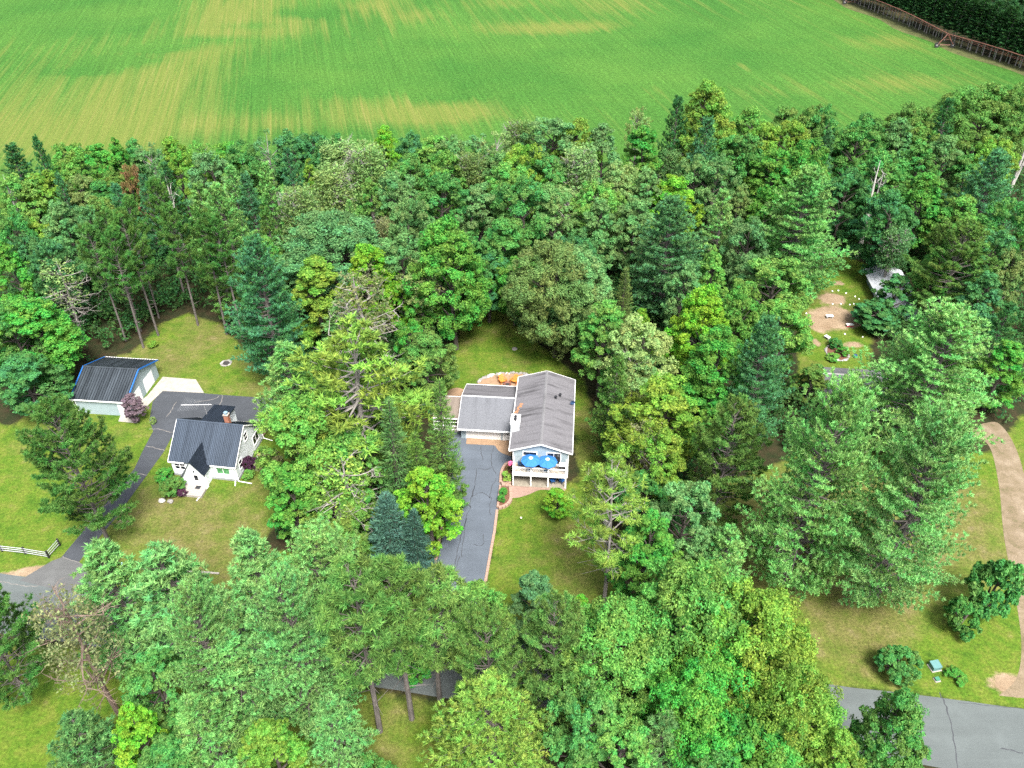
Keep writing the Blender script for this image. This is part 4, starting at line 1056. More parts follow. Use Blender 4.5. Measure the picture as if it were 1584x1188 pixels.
def make_broadleaf(kind, seed, h, r, cb, nc, nsub, nleaf, leaf, shape, bark, limb_every=3, spread=(0.55, 1.0), hang=0.0):
    rng = np.random.default_rng(seed)
    a = (h - cb) / 2; zc = cb + a
    lob = [(norm(rng.normal(size=3)), rng.uniform(0.10, 0.30), rng.uniform(1.5, 3.5)) for _ in range(6)]
    C, R = [], []
    tries = 0
    while len(C) < nc and tries < nc * 20:
        tries += 1
        d = rng.normal(size=3); d[2] += 0.25; d /= np.linalg.norm(d)
        f = rng.uniform(*spread) ** 0.6
        f *= 0.86 + sum(k * max(0, float(np.dot(d, u))) ** p for u, k, p in lob) * 0.8
        hs_ = 1.0
        t = 0.5 + 0.5 * d[2] * min(f, 1)
        if shape == 'round': hs_ = 0.82 + 0.18 * math.sin(math.pi * min(1, t + 0.15))
        elif shape == 'up': hs_ = (1 - 0.62 * max(0, t - 0.3) / 0.7) * (0.75 + 0.5 * min(0.5, t))
        elif shape == 'vase': hs_ = 0.55 + 0.55 * t
        p = np.array([d[0] * r * f * hs_, d[1] * r * f * hs_, zc + d[2] * a * min(f, 1.06)])
        rc = r * rng.uniform(0.12, 0.25)
        if any(np.linalg.norm(p - q) < 0.55 * (rc + s) * 0.8 for q, s in zip(C, R)) and rng.random() < 0.75: continue
        C.append(p); R.append(rc)
    P, Nn, S, K = [], [], [], []
    for p, rc in zip(C, R):
        ck = rng.random()
        d1 = unit(rng, nsub); d1[:, 2] = np.abs(d1[:, 2]) * 0.9 - 0.25 * rng.random(nsub); d1 = norm(d1)
        for q in range(nsub):
            sr = rc * rng.uniform(0.38, 0.58)
            sc = p + d1[q] * rc * np.array([1, 1, 0.8]) * rng.uniform(0.55, 0.95)
            n = max(6, int(nleaf * (0.7 + 0.6 * rng.random())))
            d2 = unit(rng, n); d2 = norm(d2 + d1[q] * 0.45 + np.array([0, 0, 0.25]))
            P.append(sc + d2 * sr * rng.uniform(0.55, 1.08, (n, 1)) - np.array([0, 0, hang]) * rng.random((n, 1)))
            Nn.append(norm(d2 * 0.75 + np.array([0, 0, 0.35]) + unit(rng, n) * 0.55))
            S.append(leaf * rng.uniform(0.65, 1.3, n)); K.append(np.full(n, np.clip(ck + rng.normal() * 0.18, 0, 1)))
    P, Nn, S, K = np.concatenate(P), np.concatenate(Nn), np.concatenate(S), np.concatenate(K)
    crown = leaves_to_mesh(kind + "_crown", P, Nn, S, K, rng)
    mb = MB()
    ax = wobble_trunk(mb, rng, h, h * 0.014 + 0.05, 0.86)
    for i, p in enumerate(C):
        if i % limb_every: continue
        z0 = max(cb * 0.6, min(h * 0.78, p[2] - np.hypot(p[0], p[1]) * rng.uniform(0.5, 0.95)))
        s = ax(z0); m = s + (p - s) * 0.5 + np.array([0, 0, 0.06 * np.linalg.norm(p - s)])
        mb.tube([s, m, p], [0.05 + 0.012 * h * (1 - z0 / h), 0.06, 0.02], 5, False)
    reg(kind, h, r, mb.mesh(kind + "_trunk", MAT[bark]), crown)

def branch_curve(s, az, L_, pitch, sag, tip, n=5):
    d = np.array([math.cos(az), math.sin(az), 0.0])
    out = []
    for t in np.linspace(0, 1, n):
        out.append(s + d * L_ * t * math.cos(pitch) + np.array([0, 0, L_ * (math.sin(pitch) * t - sag * math.sin(math.pi * t * 0.8) + tip * t ** 3)]))
    return out

def tufts(P, A, nb, length, width, rng, K, fan=0.85, up=0.25):
    n = len(P)
    P = np.repeat(P, nb, 0); A = np.repeat(A, nb, 0); K = np.repeat(K, nb)
    D = norm(A * 0.75 + unit(rng, n * nb) * fan + np.array([0, 0, up]))
    P = P + unit(rng, n * nb) * 0.07
    return P, D, length * rng.uniform(0.7, 1.2, n * nb), width * rng.uniform(0.7, 1.3, n * nb), K

def make_white_pine(kind, seed, h, r, cb, spacing=0.85, nb=(4, 7), blades=14, length=0.42, width=0.12, profile=0.72, bare=0.30, bark='bark_pine', miss=0.06, sub=0.42, tr=1.0):
    rng = np.random.default_rng(seed)
    mb = MB(); ax = wobble_trunk(mb, rng, h, (h * 0.014 + 0.05) * tr, 0.99, 10, 0.012)
    P, A, K = [], [], []
    z = cb; az = rng.uniform(0, 6.3)
    side_bias = rng.uniform(0, 6.3)
    while z < h - 0.3:
        t = (z - cb) / (h - cb)
        for k in range(rng.integers(*nb)):
            az += 2.4 + rng.uniform(-0.5, 0.5)
            if rng.random() < miss: continue
            L_ = r * ((1 - t) ** profile) * min(1.0, 0.55 + t * 2.2) * rng.uniform(0.62, 1.12) * (1 + 0.12 * math.cos(az - side_bias)) + 0.35
            pitch = math.radians(2 + 52 * t ** 1.6 + rng.uniform(-8, 8))
            s = ax(z + rng.uniform(-0.2, 0.2))
            pts = branch_curve(s, az, L_, pitch, 0.05, 0.14 + 0.08 * rng.random())
            mb.tube(pts, [0.025 + 0.016 * L_, 0.02 + 0.010 * L_, 0.018 + 0.005 * L_, 0.015, 0.008], 4, False)
            pk = np.clip(0.5 + rng.normal() * 0.22, 0, 1)
            ss = bare + 0.1 * rng.random()
            pa = np.array(pts)
            def on(q): 
                f = q * (len(pa) - 1); i = min(int(f), len(pa) - 2); return pa[i] + (pa[i + 1] - pa[i]) * (f - i)
            sgn = 1
            q = ss
            while q < 1.0:
                p0 = on(q); dirb = norm(on(min(1, q + 0.05)) - on(max(0, q - 0.05)))
                lat = norm(np.cross(dirb, [0, 0, 1.0])) * sgn; sgn = -sgn
                sl_ = (0.30 + 0.42 * L_ * (1 - q) ** 0.8) * rng.uniform(0.6, 1.1)
                tw = norm(dirb * 0.75 + lat * 0.8 + np.array([0, 0, 0.12]))
                m = max(2, int(sl_ / 0.27)); tk = np.clip(pk + rng.normal() * 0.22, 0, 1)
                for j in range(m):
                    f = (j + 0.6) / m
                    P.append(p0 + tw * sl_ * f + np.array([0, 0, 0.04 + 0.16 * f * f]) + rng.normal(size=3) * 0.05); A.append(norm(tw + np.array([0, 0, 0.25 + 0.35 * f]))); K.append(tk)
                q += sub * 1.05 / max(L_, 0.6)
            P.append(on(1.0)); A.append(norm(on(1.0) - on(0.9) + np.array([0, 0, 0.05]))); K.append(pk)
        z += spacing * (1 - 0.35 * t) * rng.uniform(0.85, 1.15)
    P.append(ax(h * 0.99)); A.append(np.array([0, 0, 1.0])); K.append(0.6)
    args = tufts(np.array(P), np.array(A), blades, length, width, rng, np.array(K))
    reg(kind, h, r, mb.mesh(kind + "_trunk", MAT[bark]), blades_to_mesh(kind + "_crown", *args, rng))

def make_red_pine(kind, seed, h, r, cbf, blades=26, length=0.48, width=0.105, bark='bark_pine', dens=1.0, stubs=14, round_=0.55, tuft_n=3.4, tr=1.0):
    rng = np.random.default_rng(seed)
    mb = MB(); ax = wobble_trunk(mb, rng, h, (h * 0.011 + 0.05) * tr, 0.985, 10, 0.010)
    cb = h * cbf
    P, A, K = [], [], []
    z = cb; az = rng.uniform(0, 6.3)
    while z < h - 0.4:
        t = (z - cb) / (h - cb)
        for k in range(rng.integers(3, 6)):
            az += 2.4 + rng.uniform(-0.6, 0.6)
            if rng.random() > dens: continue
            L_ = r * ((1 - t ** 2.0) ** round_) * min(1, 0.6 + 1.3 * t) * rng.uniform(0.55, 1.1) + 0.3
            pitch = math.radians(8 + 45 * t + rng.uniform(-10, 12))
            pts = branch_curve(ax(z + rng.uniform(-.3, .3)), az, L_, pitch, 0.06, 0.12)
            mb.tube(pts, [0.03 + 0.014 * L_, 0.02 + 0.010 * L_, 0.03, 0.02, 0.012], 4, False)
            pa = np.array(pts); pk = np.clip(0.5 + rng.normal() * 0.2, 0, 1)
            def on(q):
                f = q * (len(pa) - 1); i = min(int(f), len(pa) - 2); return pa[i] + (pa[i + 1] - pa[i]) * (f - i)
            for j in range(max(3, int(L_ * tuft_n))):
                q = rng.uniform(0.38, 1.0); p0 = on(q); dirb = norm(on(min(1, q + .05)) - on(max(0, q - .05)))
                lat = norm(np.cross(dirb, [0, 0, 1.0])) * rng.choice([-1, 1])
                tw = norm(dirb * 0.7 + lat * rng.uniform(0.3, 1.0) + np.array([0, 0, rng.uniform(0.1, 0.6)]))
                sl_ = rng.uniform(0.35, 0.45 + 0.32 * L_ * (1.15 - q))
                e = p0 + tw * sl_
                mb.tube([p0, e], [0.016, 0.010], 3, False)
                P.append(e); A.append(norm(tw + np.array([0, 0, 0.4]))); K.append(np.clip(pk + rng.normal() * 0.15, 0, 1))
            P.append(on(1.0)); A.append(norm(on(1.0) - on(.85))); K.append(pk)
        z += 0.72 * rng.uniform(0.8, 1.2)
    for k in range(stubs):
        z = rng.uniform(h * 0.18, cb + 1); az = rng.uniform(0, 6.3); L_ = rng.uniform(0.6, 2.4) * (0.5 + 0.5 * z / cb)
        mb.tube(branch_curve(ax(z), az, L_, math.radians(rng.uniform(-12, 15)), 0.04, -0.05, 4), [0.035, 0.025, 0.018, 0.008], 3, False)
    P.append(ax(h * 0.985)); A.append(np.array([0, 0, 1.0])); K.append(0.6)
    args = tufts(np.array(P), np.array(A), blades, length, width, rng, np.array(K), 1.25, 0.3)
    reg(kind, h, r, mb.mesh(kind + "_trunk", MAT[bark]), blades_to_mesh(kind + "_crown", *args, rng, flat=1.3))

def make_spruce(kind, seed, h, r, cb=0.4, spacing=0.36, nb=(6, 9), droop=0.10, profile=0.85, length=0.30, width=0.085, per=4, miss=0.03):
    rng = np.random.default_rng(seed)
    mb = MB(); ax = wobble_trunk(mb, rng, h, h * 0.013 + 0.03, 0.99, 8, 0.006)
    P, D, K = [], [], []
    z = cb; az = 0
    while z < h - 0.1:
        t = (z - cb) / (h - cb)
        for k in range(rng.integers(*nb)):
            az += 2.4 + rng.uniform(-0.4, 0.4)
            if rng.random() < miss: continue
            L_ = r * (1 - t) ** profile * rng.uniform(0.78, 1.1) + 0.12
            pts = branch_curve(ax(z), az, L_, math.radians(-6 + 40 * t ** 2), droop, 0.10 + droop, 4)
            if L_ > 0.6: mb.tube(pts, [0.012 + 0.01 * L_, 0.02, 0.012, 0.006], 3, False)
            pa = np.array(pts); pk = np.clip(0.5 + rng.normal() * 0.2, 0, 1)
            n = max(2, int(L_ / 0.15))
            for q in np.linspace(0.25, 1.0, n):
                f = q * 3; i = min(int(f), 2); p0 = pa[i] + (pa[i + 1] - pa[i]) * (f - i); dirb = norm(pa[i + 1] - pa[i])
                lat = norm(np.cross(dirb, [0, 0, 1.0]))
                w = (0.10 + 0.42 * (1 - q)) * min(1, L_)
                for j in range(per):
                    s = rng.uniform(-1, 1)
                    P.append(p0 + lat * s * w + rng.normal(size=3) * 0.03); D.append(norm(dirb * 0.8 + lat * s * 0.9 + np.array([0, 0, rng.uniform(-0.35, 0.45)]))); K.append(pk)
        z += spacing * rng.uniform(0.85, 1.15) * (1 - 0.3 * t)
    P.append(ax(h * 0.98)); D.append(np.array([0, 0, 1.0])); K.append(0.5)
    n = len(P)
    reg(kind, h, r, mb.mesh(kind + "_trunk", MAT['bark']), blades_to_mesh(kind + "_crown", np.array(P), np.array(D), length * rng.uniform(0.7, 1.3, n), width * rng.uniform(0.7, 1.4, n), np.array(K), rng))

def twig_rec(mb, rng, p, d, L_, r0, lvl, curl=0.35):
    n = 4; pts = [p]; dd = d.copy()
    for _ in range(n):
        dd = norm(dd + rng.normal(size=3) * curl * 0.35 + np.array([0, 0, 0.03])); pts.append(pts[-1] + dd * L_ / n)
    mb.tube(pts, [r0 * (1 - 0.75 * i / n) for i in range(n + 1)], 4 if lvl > 1 else 3, False)
    if lvl > 0:
        for k in range(rng.integers(3, 6)):
            i = rng.integers(1, n + 1)
            twig_rec(mb, rng, pts[i], norm(dd * 0.6 + unit(rng, 1)[0] * 0.9), L_ * rng.uniform(0.35, 0.6), r0 * 0.45, lvl - 1, curl)

def make_dead(kind, seed, h, r, bark, nb=14, zf=(0.3, 0.98), pitch=(0, 45), lvl=2, forks=1, leaves=0, r0=None):
    rng = np.random.default_rng(seed)
    mb = MB(); r0 = r0 or h * 0.011 + 0.05
    axes = []
    for f in range(forks):
        if f == 0: axes.append(wobble_trunk(mb, rng, h, r0, 1.0, 8, 0.03))
        else:
            az = rng.uniform(0, 6.3); zz = h * rng.uniform(0.15, 0.3)
            pts = [axes[0](zz) + np.array([math.cos(az), math.sin(az), 0]) * r * 0.35 * t + np.array([0, 0, (h * rng.uniform(0.8, 0.95) - zz) * t]) for t in np.linspace(0, 1, 6)]
            mb.tube(pts, [r0 * 0.8 * (1 - t) + 0.03 for t in np.linspace(0, 1, 6)], 6, False)
            pa = np.array(pts); axes.append(lambda z, pa=pa: np.array([np.interp(z, pa[:, 2], pa[:, i]) for i in range(3)]))
    for k in range(nb):
        ax = axes[k % forks]; z = h * rng.uniform(*zf); az = rng.uniform(0, 6.3); t = z / h
        L_ = r * (0.45 + 0.7 * math.sin(math.pi * min(1, t))) * rng.uniform(0.5, 1.0)
        pt = math.radians(rng.uniform(*pitch))
        twig_rec(mb, rng, ax(z), np.array([math.cos(az) * math.cos(pt), math.sin(az) * math.cos(pt), math.sin(pt)]), L_, 0.04 + 0.02 * L_, lvl)
    n = max(leaves, 1)
    a = rng.uniform(0, 6.3, n); zz = h * rng.uniform(0.45, 1.0, n); rr_ = r * np.sqrt(rng.random(n)) * (1.05 - 0.5 * zz / h)
    P = np.stack([np.cos(a) * rr_, np.sin(a) * rr_, zz], 1)
    crown = None
    if leaves:
        # small scattered sprigs left on the twigs
        P = np.repeat(P, 7, 0) + unit(rng, n * 7) * 0.35
        crown = leaves_to_mesh(kind + "_crown", P, norm(unit(rng, n * 7) + np.array([0, 0, 0.6])), 0.26 * rng.uniform(0.6, 1.3, n * 7), np.repeat(rng.random(n), 7), rng)
    reg(kind, h, r, mb.mesh(kind + "_trunk", MAT[bark]), crown)

# broadleaf variants
for i, (h_, r_, sh) in enumerate(((17, 4.6, 'round'), (17, 4.4, 'up'), (17, 4.6, 'round'), (18, 4.2, 'up'), (16, 4.8, 'vase'), (17, 4.5, 'round'))): make_broadleaf('oak', 100 + i, h_, r_, 2.2, 80, 9, 40, 0.26, sh, 'bark')
for i in range(4): make_broadleaf('maple', 130 + i, 17, 3.9, 1.5, 72, 9, 40, 0.26, 'up', 'bark')
for i in range(3): make_broadleaf('bigoak', 150 + i, 19, 6.6, 2.2, 150, 10, 52, 0.24, 'round', 'bark')
for i in range(2): make_broadleaf('bigmaple', 160 + i, 19, 5.2, 1.5, 110, 10, 48, 0.25, 'up', 'bark')
for i in range(3): make_broadleaf('airy', 170 + i, 17, 3.6, 4.0, 60, 7, 18, 0.24, 'vase', 'bark_dead', 2, (0.4, 1.0))
for i in range(3): make_broadleaf('shrub', 180 + i, 2.2, 1.4, 0.1, 40, 9, 30, 0.17, 'round', 'bark', 6)
for i in range(2): make_broadleaf('young', 190 + i, 8, 2.3, 0.6, 50, 8, 30, 0.22, 'up', 'bark')
# conifers
for i in range(4): make_white_pine('wpine', 200 + i, 20, 4.2, 2.2, 0.9, (5, 8), 13, 0.42, 0.125)
for i in range(3): make_white_pine('bigpine', 220 + i, 24, 6.6, 2.5, 0.85, (6, 9), 13, 0.42, 0.125, 0.55, 0.26, sub=0.46)
for i in range(2): make_white_pine('giant', 230 + i, 26, 9.2, 2.2, 0.85, (6, 9), 12, 0.40, 0.115, 0.5, 0.24, sub=0.46, tr=0.8)
for i in range(1): make_white_pine('opine', 240 + i, 20, 5.2, 4.5, 1.05, (4, 7), 14, 0.48, 0.13, 0.55, 0.34, 'bark_dead', 0.08, tr=0.6)
for i in range(4): make_red_pine('rpine', 260 + i, 23, 3.5, 0.48, tuft_n=4.6, tr=0.68)
for i in range(2): make_red_pine('brpine', 270 + i, 20, 6.0, 0.16, 22, 0.40, 0.10, 'bark_pine', 1.0, 6, 0.6, 7.0, 0.8)
for i in range(2): make_red_pine('sparse', 280 + i, 22, 3.6, 0.38, 18, 0.44, 0.09, 'bark_dead', 0.75, 22, tuft_n=4.2, tr=0.5)
for i in range(2): make_spruce('spruce', 300 + i, 13, 2.6)
for i in range(2): make_spruce('slim', 310 + i, 17, 2.1, 1.0, 0.42, (5, 8), 0.14, 0.75, 0.32, 0.075, 4, 0.12)
make_dead('snag', 330, 12, 2.4, 'bark_white', 9, (0.45, 0.95), (20, 60), 1, 2, 0, 0.34)
make_dead('snag', 331, 12, 2.4, 'bark_white', 8, (0.4, 0.95), (20, 60), 1, 2, 0, 0.34)
make_dead('deadpine', 335, 16, 3.2, 'bark_dead', 22, (0.25, 0.98), (-5, 30), 2, 1, 220)
make_dead('bareup', 340, 16, 3.4, 'bark_dead', 22, (0.3, 0.95), (25, 65), 2, 3, 1100)
make_dead('rusty', 345, 18, 4.0, 'bark_rust', 34, (0.22, 0.95), (-12, 25), 2, 1, 420)

# ------------------------------------------------------------------ colours of foliage (albedo)
FC = dict(dk=(.044, .160, .046), md=(.064, .195, .044), gr=(.068, .222, .034), lt=(.100, .245, .046), yg=(.120, .245, .034), by=(.108, .275, .024), bl=(.082, .195, .066), gg=(.096, .215, .070),
          ol=(.090, .185, .038), pl=(.165, .265, .088), br=(.118, .185, .052), rd=(.17, .13, .05), pu=(.060, .024, .050), pg=(.17, .12, .14), te=(.070, .212, .086), pw=(.155, .335, .100), tan=(.155, .175, .080), yp=(.165, .300, .052), bs=(.060, .140, .100), rp=(.070, .175, .038), rpl=(.110, .220, .050))
KINDNAME = dict(oak='oak_tree', bigoak='oak_tree', maple='maple_tree', bigmaple='maple_tree', airy='birch_tree', shrub='shrub', young='young_tree', wpine='white_pine', bigpine='white_pine', giant='white_pine', opine='white_pine', rpine='red_pine', brpine='red_pine', sparse='red_pine', spruce='spruce_tree', slim='spruce_tree', snag='dead_tree', deadpine='dead_tree', bareup='dead_tree', rusty='dead_tree')
prng = random.Random(77)
count = {}
PLANTED = []
def plant(kind, X, Y, h, r, colr, label, group=None, cat=None, z=0.0, rot=None, lean=0.0):
    i = count.get(kind, 0); count[kind] = i + 1
    vh, vr, tm, cm = TREES[kind][i % len(TREES[kind])]
    e = empty(KINDNAME[kind], (X, Y, z), prng.uniform(0, 6.28) if rot is None else rot, (r / vr, r / vr * prng.uniform(0.93, 1.07), h / vh))
    if lean: e.rotation_euler = (prng.uniform(-lean, lean), prng.uniform(-lean, lean), e.rotation_euler[2])
    link_mesh("trunk", tm, e)
    if cm is not None:
        c = link_mesh("crown", cm, e)
        b = FC[colr]; k = prng.uniform(0.9, 1.12)
        c.color = (b[0] * k * prng.uniform(0.92, 1.08), b[1] * k, b[2] * k * prng.uniform(0.92, 1.08), 1)
    tag(e, label, cat or ('shrub' if kind == 'shrub' else 'tree'), group)
    PLANTED.append((X, Y, r))
    return e
def T(kind, x, y, h, rpx, colr, label, group="trees of the wood between the yards and the field", base=None):
    """a tree whose top stands at photo pixel (x, y); h its height, or base=(px, py) of its foot"""
    if base:
        X, Y = G(*base); h = height_at(Y, y)
    else:
        X, Y = G(x, y, h)
    r = rpx / px_size(X, Y, h * 0.6) * (1.48 if group.startswith('trees of the wood') else 1.36 if group.startswith(('trees between', 'trees right')) else (1.3 if 'pine' in kind else 1.14) if 'foreground' in group else 1.12)
    return plant(kind, X, Y, h, r, colr, label, group, lean=0.03)

# ------------------------------------------------------------------ the wood: back row along the field, left to right
T('wpine', 14, 224, 18, 30, 'dk', "dark broad pine at the field edge touching the left picture edge")
T('wpine', 55, 214, 20, 17, 'dk', "tall narrow dark pine spire poking over the field near the left edge")
T('oak', 99, 222, 16, 25, 'lt', "light green round tree on the field edge right of the dark pine spire")
T('spruce', 119, 227, 15, 15, 'te', "small blue-green conifer on the field edge above the left wood")
T('maple', 152, 223, 18, 26, 'gr', "upright green maple on the field edge above the rusty-topped tree's left")
T('maple', 177, 217, 19, 20, 'gr', "taller upright dark maple on the field edge, straight above the rusty-topped tree")
T('oak', 201, 222, 17, 22, 'md', "green round tree on the field edge left of the thin white-stemmed birch")
T('airy', 230, 216, 19, 21, 'gg', "thin see-through birch with white stem on the field edge at left")
T('maple', 267, 217, 19, 25, 'yg', "bright yellow-green upright maple on the field edge above the forked white snag")
T('airy', 301, 209, 18, 15, 'lt', "wispy young tree rising above the field edge right of the yellow-green maple")
T('oak', 318, 236, 18, 28, 'bl', "blue-green round oak just behind the forked white snag")
T('oak', 345, 214, 17, 28, 'gr', "broad green tree on the field edge below the green-gold stripes")
T('oak', 371, 222, 17, 24, 'md', "medium green tree on the field edge left of the tall thin birch")
T('airy', 411, 202, 19, 18, 'gg', "tall thin birch with pale stem on the field edge left of the dark spreading oak")
T('oak', 452, 211, 18, 26, 'dk', "dark spreading oak on the field edge, left half of a dark pair")
T('oak', 486, 205, 18, 24, 'dk', "dark spreading oak on the field edge, right half of a dark pair")
T('maple', 523, 207, 18, 20, 'md', "dark narrow tree on the field edge right of the dark oak pair")
T('airy', 555, 208, 17, 20, 'pl', "pale feathery tree on the field edge left of the bright round one")
T('oak', 590, 203, 18, 21, 'by', "small bright lime green round tree on the field edge")
T('oak', 634, 205, 17, 19, 'dk', "dark round tree on the field edge right of the lime green one")
T('oak', 671, 203, 18, 26, 'lt', "light green tree on the field edge below the straw-coloured patch")
T('oak', 700, 212, 17, 22, 'gg', "grey-green tree on the field edge right of the straw-coloured patch")
T('airy', 738, 201, 18, 23, 'gg', "loose grey-green tree on the field edge left of the bare brownish one")
T('airy', 765, 204, 18, 20, 'pl', "pale loose tree next to the bare brownish tree on the field edge")
T('bareup', 801, 188, 18, 22, 'br', "half-bare brownish tree with white limbs on the field edge, picture centre")
T('oak', 852, 185, 20, 34, 'gg', "large grey-green oak on the field edge right of the half-bare tree")
T('oak', 893, 183, 20, 28, 'yg', "large yellowish oak on the field edge right of the grey-green oak")
T('oak', 934, 200, 19, 27, 'gg', "spreading grey-green oak beside the gap that shows the field")
T('airy', 990, 158, 21, 15, 'pl', "pale yellow dying tree top standing out against the bright field")
T('maple', 998, 196, 19, 30, 'gr', "dense dark green maple below the pale dying top at the field edge")
T('wpine', 1053, 151, 23, 24, 'dk', "very dark tall pine on the field edge, left of the tallest yellow-green tree")
T('bigmaple', 1093, 129, 25, 36, 'yg', "tallest yellow-green tree of the wood, standing far above the field edge")
T('wpine', 1097, 186, 22, 28, 'te', "blue-green feathery pine in front of the tallest yellow-green tree")
T('bareup', 1040, 232, 13, 17, 'gg', "small greyish half-bare tree below the very dark pine")
T('oak', 1174, 168, 19, 27, 'lt', "light green oak on the field edge right of the tallest tree")
T('oak', 1221, 157, 20, 25, 'ol', "olive oak on the field edge, upper right, with rounded top")
T('oak', 1258, 166, 19, 22, 'ol', "olive oak on the field edge next to the round-topped olive oak")
T('oak', 1278, 170, 19, 20, 'md', "green oak on the field edge just left of the field bay at upper right")
T('oak', 1344, 174, 20, 26, 'md', "dark green oak right of the field bay at upper right")
T('oak', 1394, 190, 19, 26, 'gg', "grey-green oak in front of the olive pair at upper right")
T('oak', 1405, 160, 19, 22, 'ol', "olive oak on the field edge, left one of the upper-right olive pair")
T('oak', 1434, 158, 19, 22, 'ol', "olive oak on the field edge, right one of the upper-right olive pair")
T('airy', 1483, 135, 21, 14, 'lt', "light thin-topped tree rising behind the dark pine at upper right")
T('wpine', 1473, 154, 21, 23, 'dk', "dark layered pine on the field edge at upper right")
T('bigoak', 1540, 130, 22, 42, 'ol', "large olive oak at upper right behind the forked white dead trunk")
T('oak', 1584, 132, 22, 26, 'ol', "olive oak cut by the right picture edge under the irrigation pipe")
T('snag', 1545, 157, 16, 12, 'ol', "forked white dead trunk in front of the large olive oak at upper right", base=(1534, 268))
T('snag', 1580, 203, 15, 14, 'ol', "leaning white dead trunks at the right picture edge", base=(1560, 300))

# second rank
T('snag', 5, 268, 17, 13, 'lt', "white birch stem at the left picture edge in the wood")
T('oak', 27, 272, 17, 28, 'lt', "light green tree in the left wood beside the white birch stem")
T('oak', 58, 260, 17, 24, 'yg', "yellow-green tree in the left wood below the dark pine spire")
T('wpine', 90, 270, 17, 15, 'te', "small teal pine in the left wood between two light green trees")
T('oak', 108, 259, 16, 20, 'lt', "light green tree directly above the small teal pine's right shoulder")
T('oak', 122, 274, 16, 22, 'br', "brownish green tree in the left wood right of the small teal pine")
T('oak', 150, 272, 16, 22, 'md', "medium green tree in the left wood, left of the rusty-topped tree")
T('oak', 195, 258, 16, 14, 'rd', "tree with a rusty red dying top in the left wood")
T('oak', 176, 268, 15, 18, 'ol', "olive tree tucked against the left side of the rusty-topped tree")
T('wpine', 183, 284, 18, 20, 'te', "teal feathery pine below the rusty-topped tree")
T('wpine', 219, 274, 18, 20, 'te', "pale teal pine right of the rusty-topped tree")
T('wpine', 249, 256, 18, 20, 'dk', "darker pine behind the pale teal one, left of the forked white snag")
T('snag', 274, 273, 15, 11, 'gg', "forked bone-white snag in the left wood", base=(286, 392))
T('oak', 146, 304, 15, 24, 'ol', "olive tree in the left wood above the red pine stand")
T('oak', 88, 319, 18, 32, 'bl', "big rounded blue-green oak in the left wood, left of a lookalike")
T('oak', 129, 320, 17, 24, 'bl', "smaller rounded blue-green oak touching the red pine stand")
T('oak', 46, 334, 15, 20, 'yg', "yellow-green small crown left of the big blue-green oak")
T('oak', 14, 328, 17, 24, 'md', "medium green oak at the left picture edge, halfway up the wood")
T('oak', 66, 374, 17, 26, 'dk', "dark oak below the big blue-green oak at left")
T('oak', 32, 362, 16, 22, 'dk', "dark tree between the left edge and the dark oak")
T('oak', 8, 380, 17, 26, 'gr', "fresh green oak at the left picture edge above the lichen-grey tree")
T('deadpine', 84, 404, 15, 27, 'pl', "lichen-grey tree with bare tangled branches above the bright green maple")
T('bigmaple', 84, 464, 17, 50, 'gr', "big bright green maple close to the left side of the pole barn", base=(88, 592))
T('oak', 6, 478, 15, 34, 'md', "dense dark tree at the left picture edge beside the bright green maple")
T('oak', 24, 545, 12, 36, 'dk', "low dark tree at the left picture edge below the dense one")
# red pines
RP = "red pines behind the barn lawn"
T('rpine', 190, 311, 22, 22, 'rp', "red pine at the back of the stand, its crown highest of the middle pair", RP)
T('rpine', 158, 329, 22, 22, 'rp', "red pine at the back left of the stand above the barn", RP)
T('rpine', 237, 285, 22, 22, 'rp', "red pine at the back of the stand below the pale teal pine", RP)
T('rpine', 205, 328, 22, 26, 'rp', "red pine with bare trunk, right one of the three in front behind the barn", RP, base=(245, 519))
T('rpine', 165, 358, 22, 26, 'rp', "red pine with bare trunk, middle one of the three in front behind the barn", RP, base=(222, 538))
T('rpine', 122, 350, 22, 26, 'rp', "red pine with bare trunk, left one of the three in front behind the barn", RP, base=(195, 527))
T('rpine', 256, 321, 22, 24, 'rp', "red pine of the stand just below the forked bone-white snag", RP)
T('rpine', 289, 332, 23, 27, 'rp', "red pine with leaning trunk, left one of the pair at the lawn's far corner", RP, base=(351, 517))
T('rpine', 328, 338, 22, 25, 'rp', "red pine with leaning trunk, right one of the pair at the lawn's far corner", RP, base=(376, 522))
T('wpine', 308, 285, 21, 27, 'pw', "light green feathery pine right of the forked bone-white snag")
T('bigpine', 340, 288, 22, 36, 'pw', "large light green feathery pine above the pair of leaning red pines")
T('wpine', 356, 258, 20, 24, 'pw', "feathery pine behind the large light green one, upper left wood")
T('wpine', 383, 270, 19, 22, 'te', "teal pine between two feathery light pines in the left wood")
T('wpine', 409, 253, 20, 24, 'pw', "feathery light pine below the tall thin birch")
T('wpine', 446, 229, 20, 20, 'te', "slender teal pine in front of the dark oak pair")
T('maple', 477, 250, 15, 14, 'yg', "narrow yellow-green tree between the teal pine and the pale aspens")
T('bareup', 522, 220, 17, 27, 'pl', "pale grey-green aspen with bare twigs, upper one of three")
T('bareup', 568, 228, 18, 28, 'pl', "pale grey-green aspen with bare twigs, right one of three")
T('bareup', 513, 258, 17, 28, 'pl', "pale grey-green aspen with bare twigs, lower one of three")
T('bareup', 460, 292, 17, 28, 'pl', "half-dead tree with bare purple-grey lower branches in the left wood")
T('wpine', 413, 320, 18, 21, 'rpl', "olive pine left of the half-dead grey tree")
T('spruce', 541, 310, 15, 17, 'pw', "small pointed light green spruce above the broad grey-green oak")
T('bigoak', 508, 332, 18, 58, 'bl', "very broad grey-green oak in front of the half-dead tree")
T('bareup', 589, 343, 15, 19, 'tan', "tan thin-leaved tree right of the broad grey-green oak")
T('oak', 627, 310, 18, 29, 'gg', "grey-green oak behind the bright green tall maple, left")
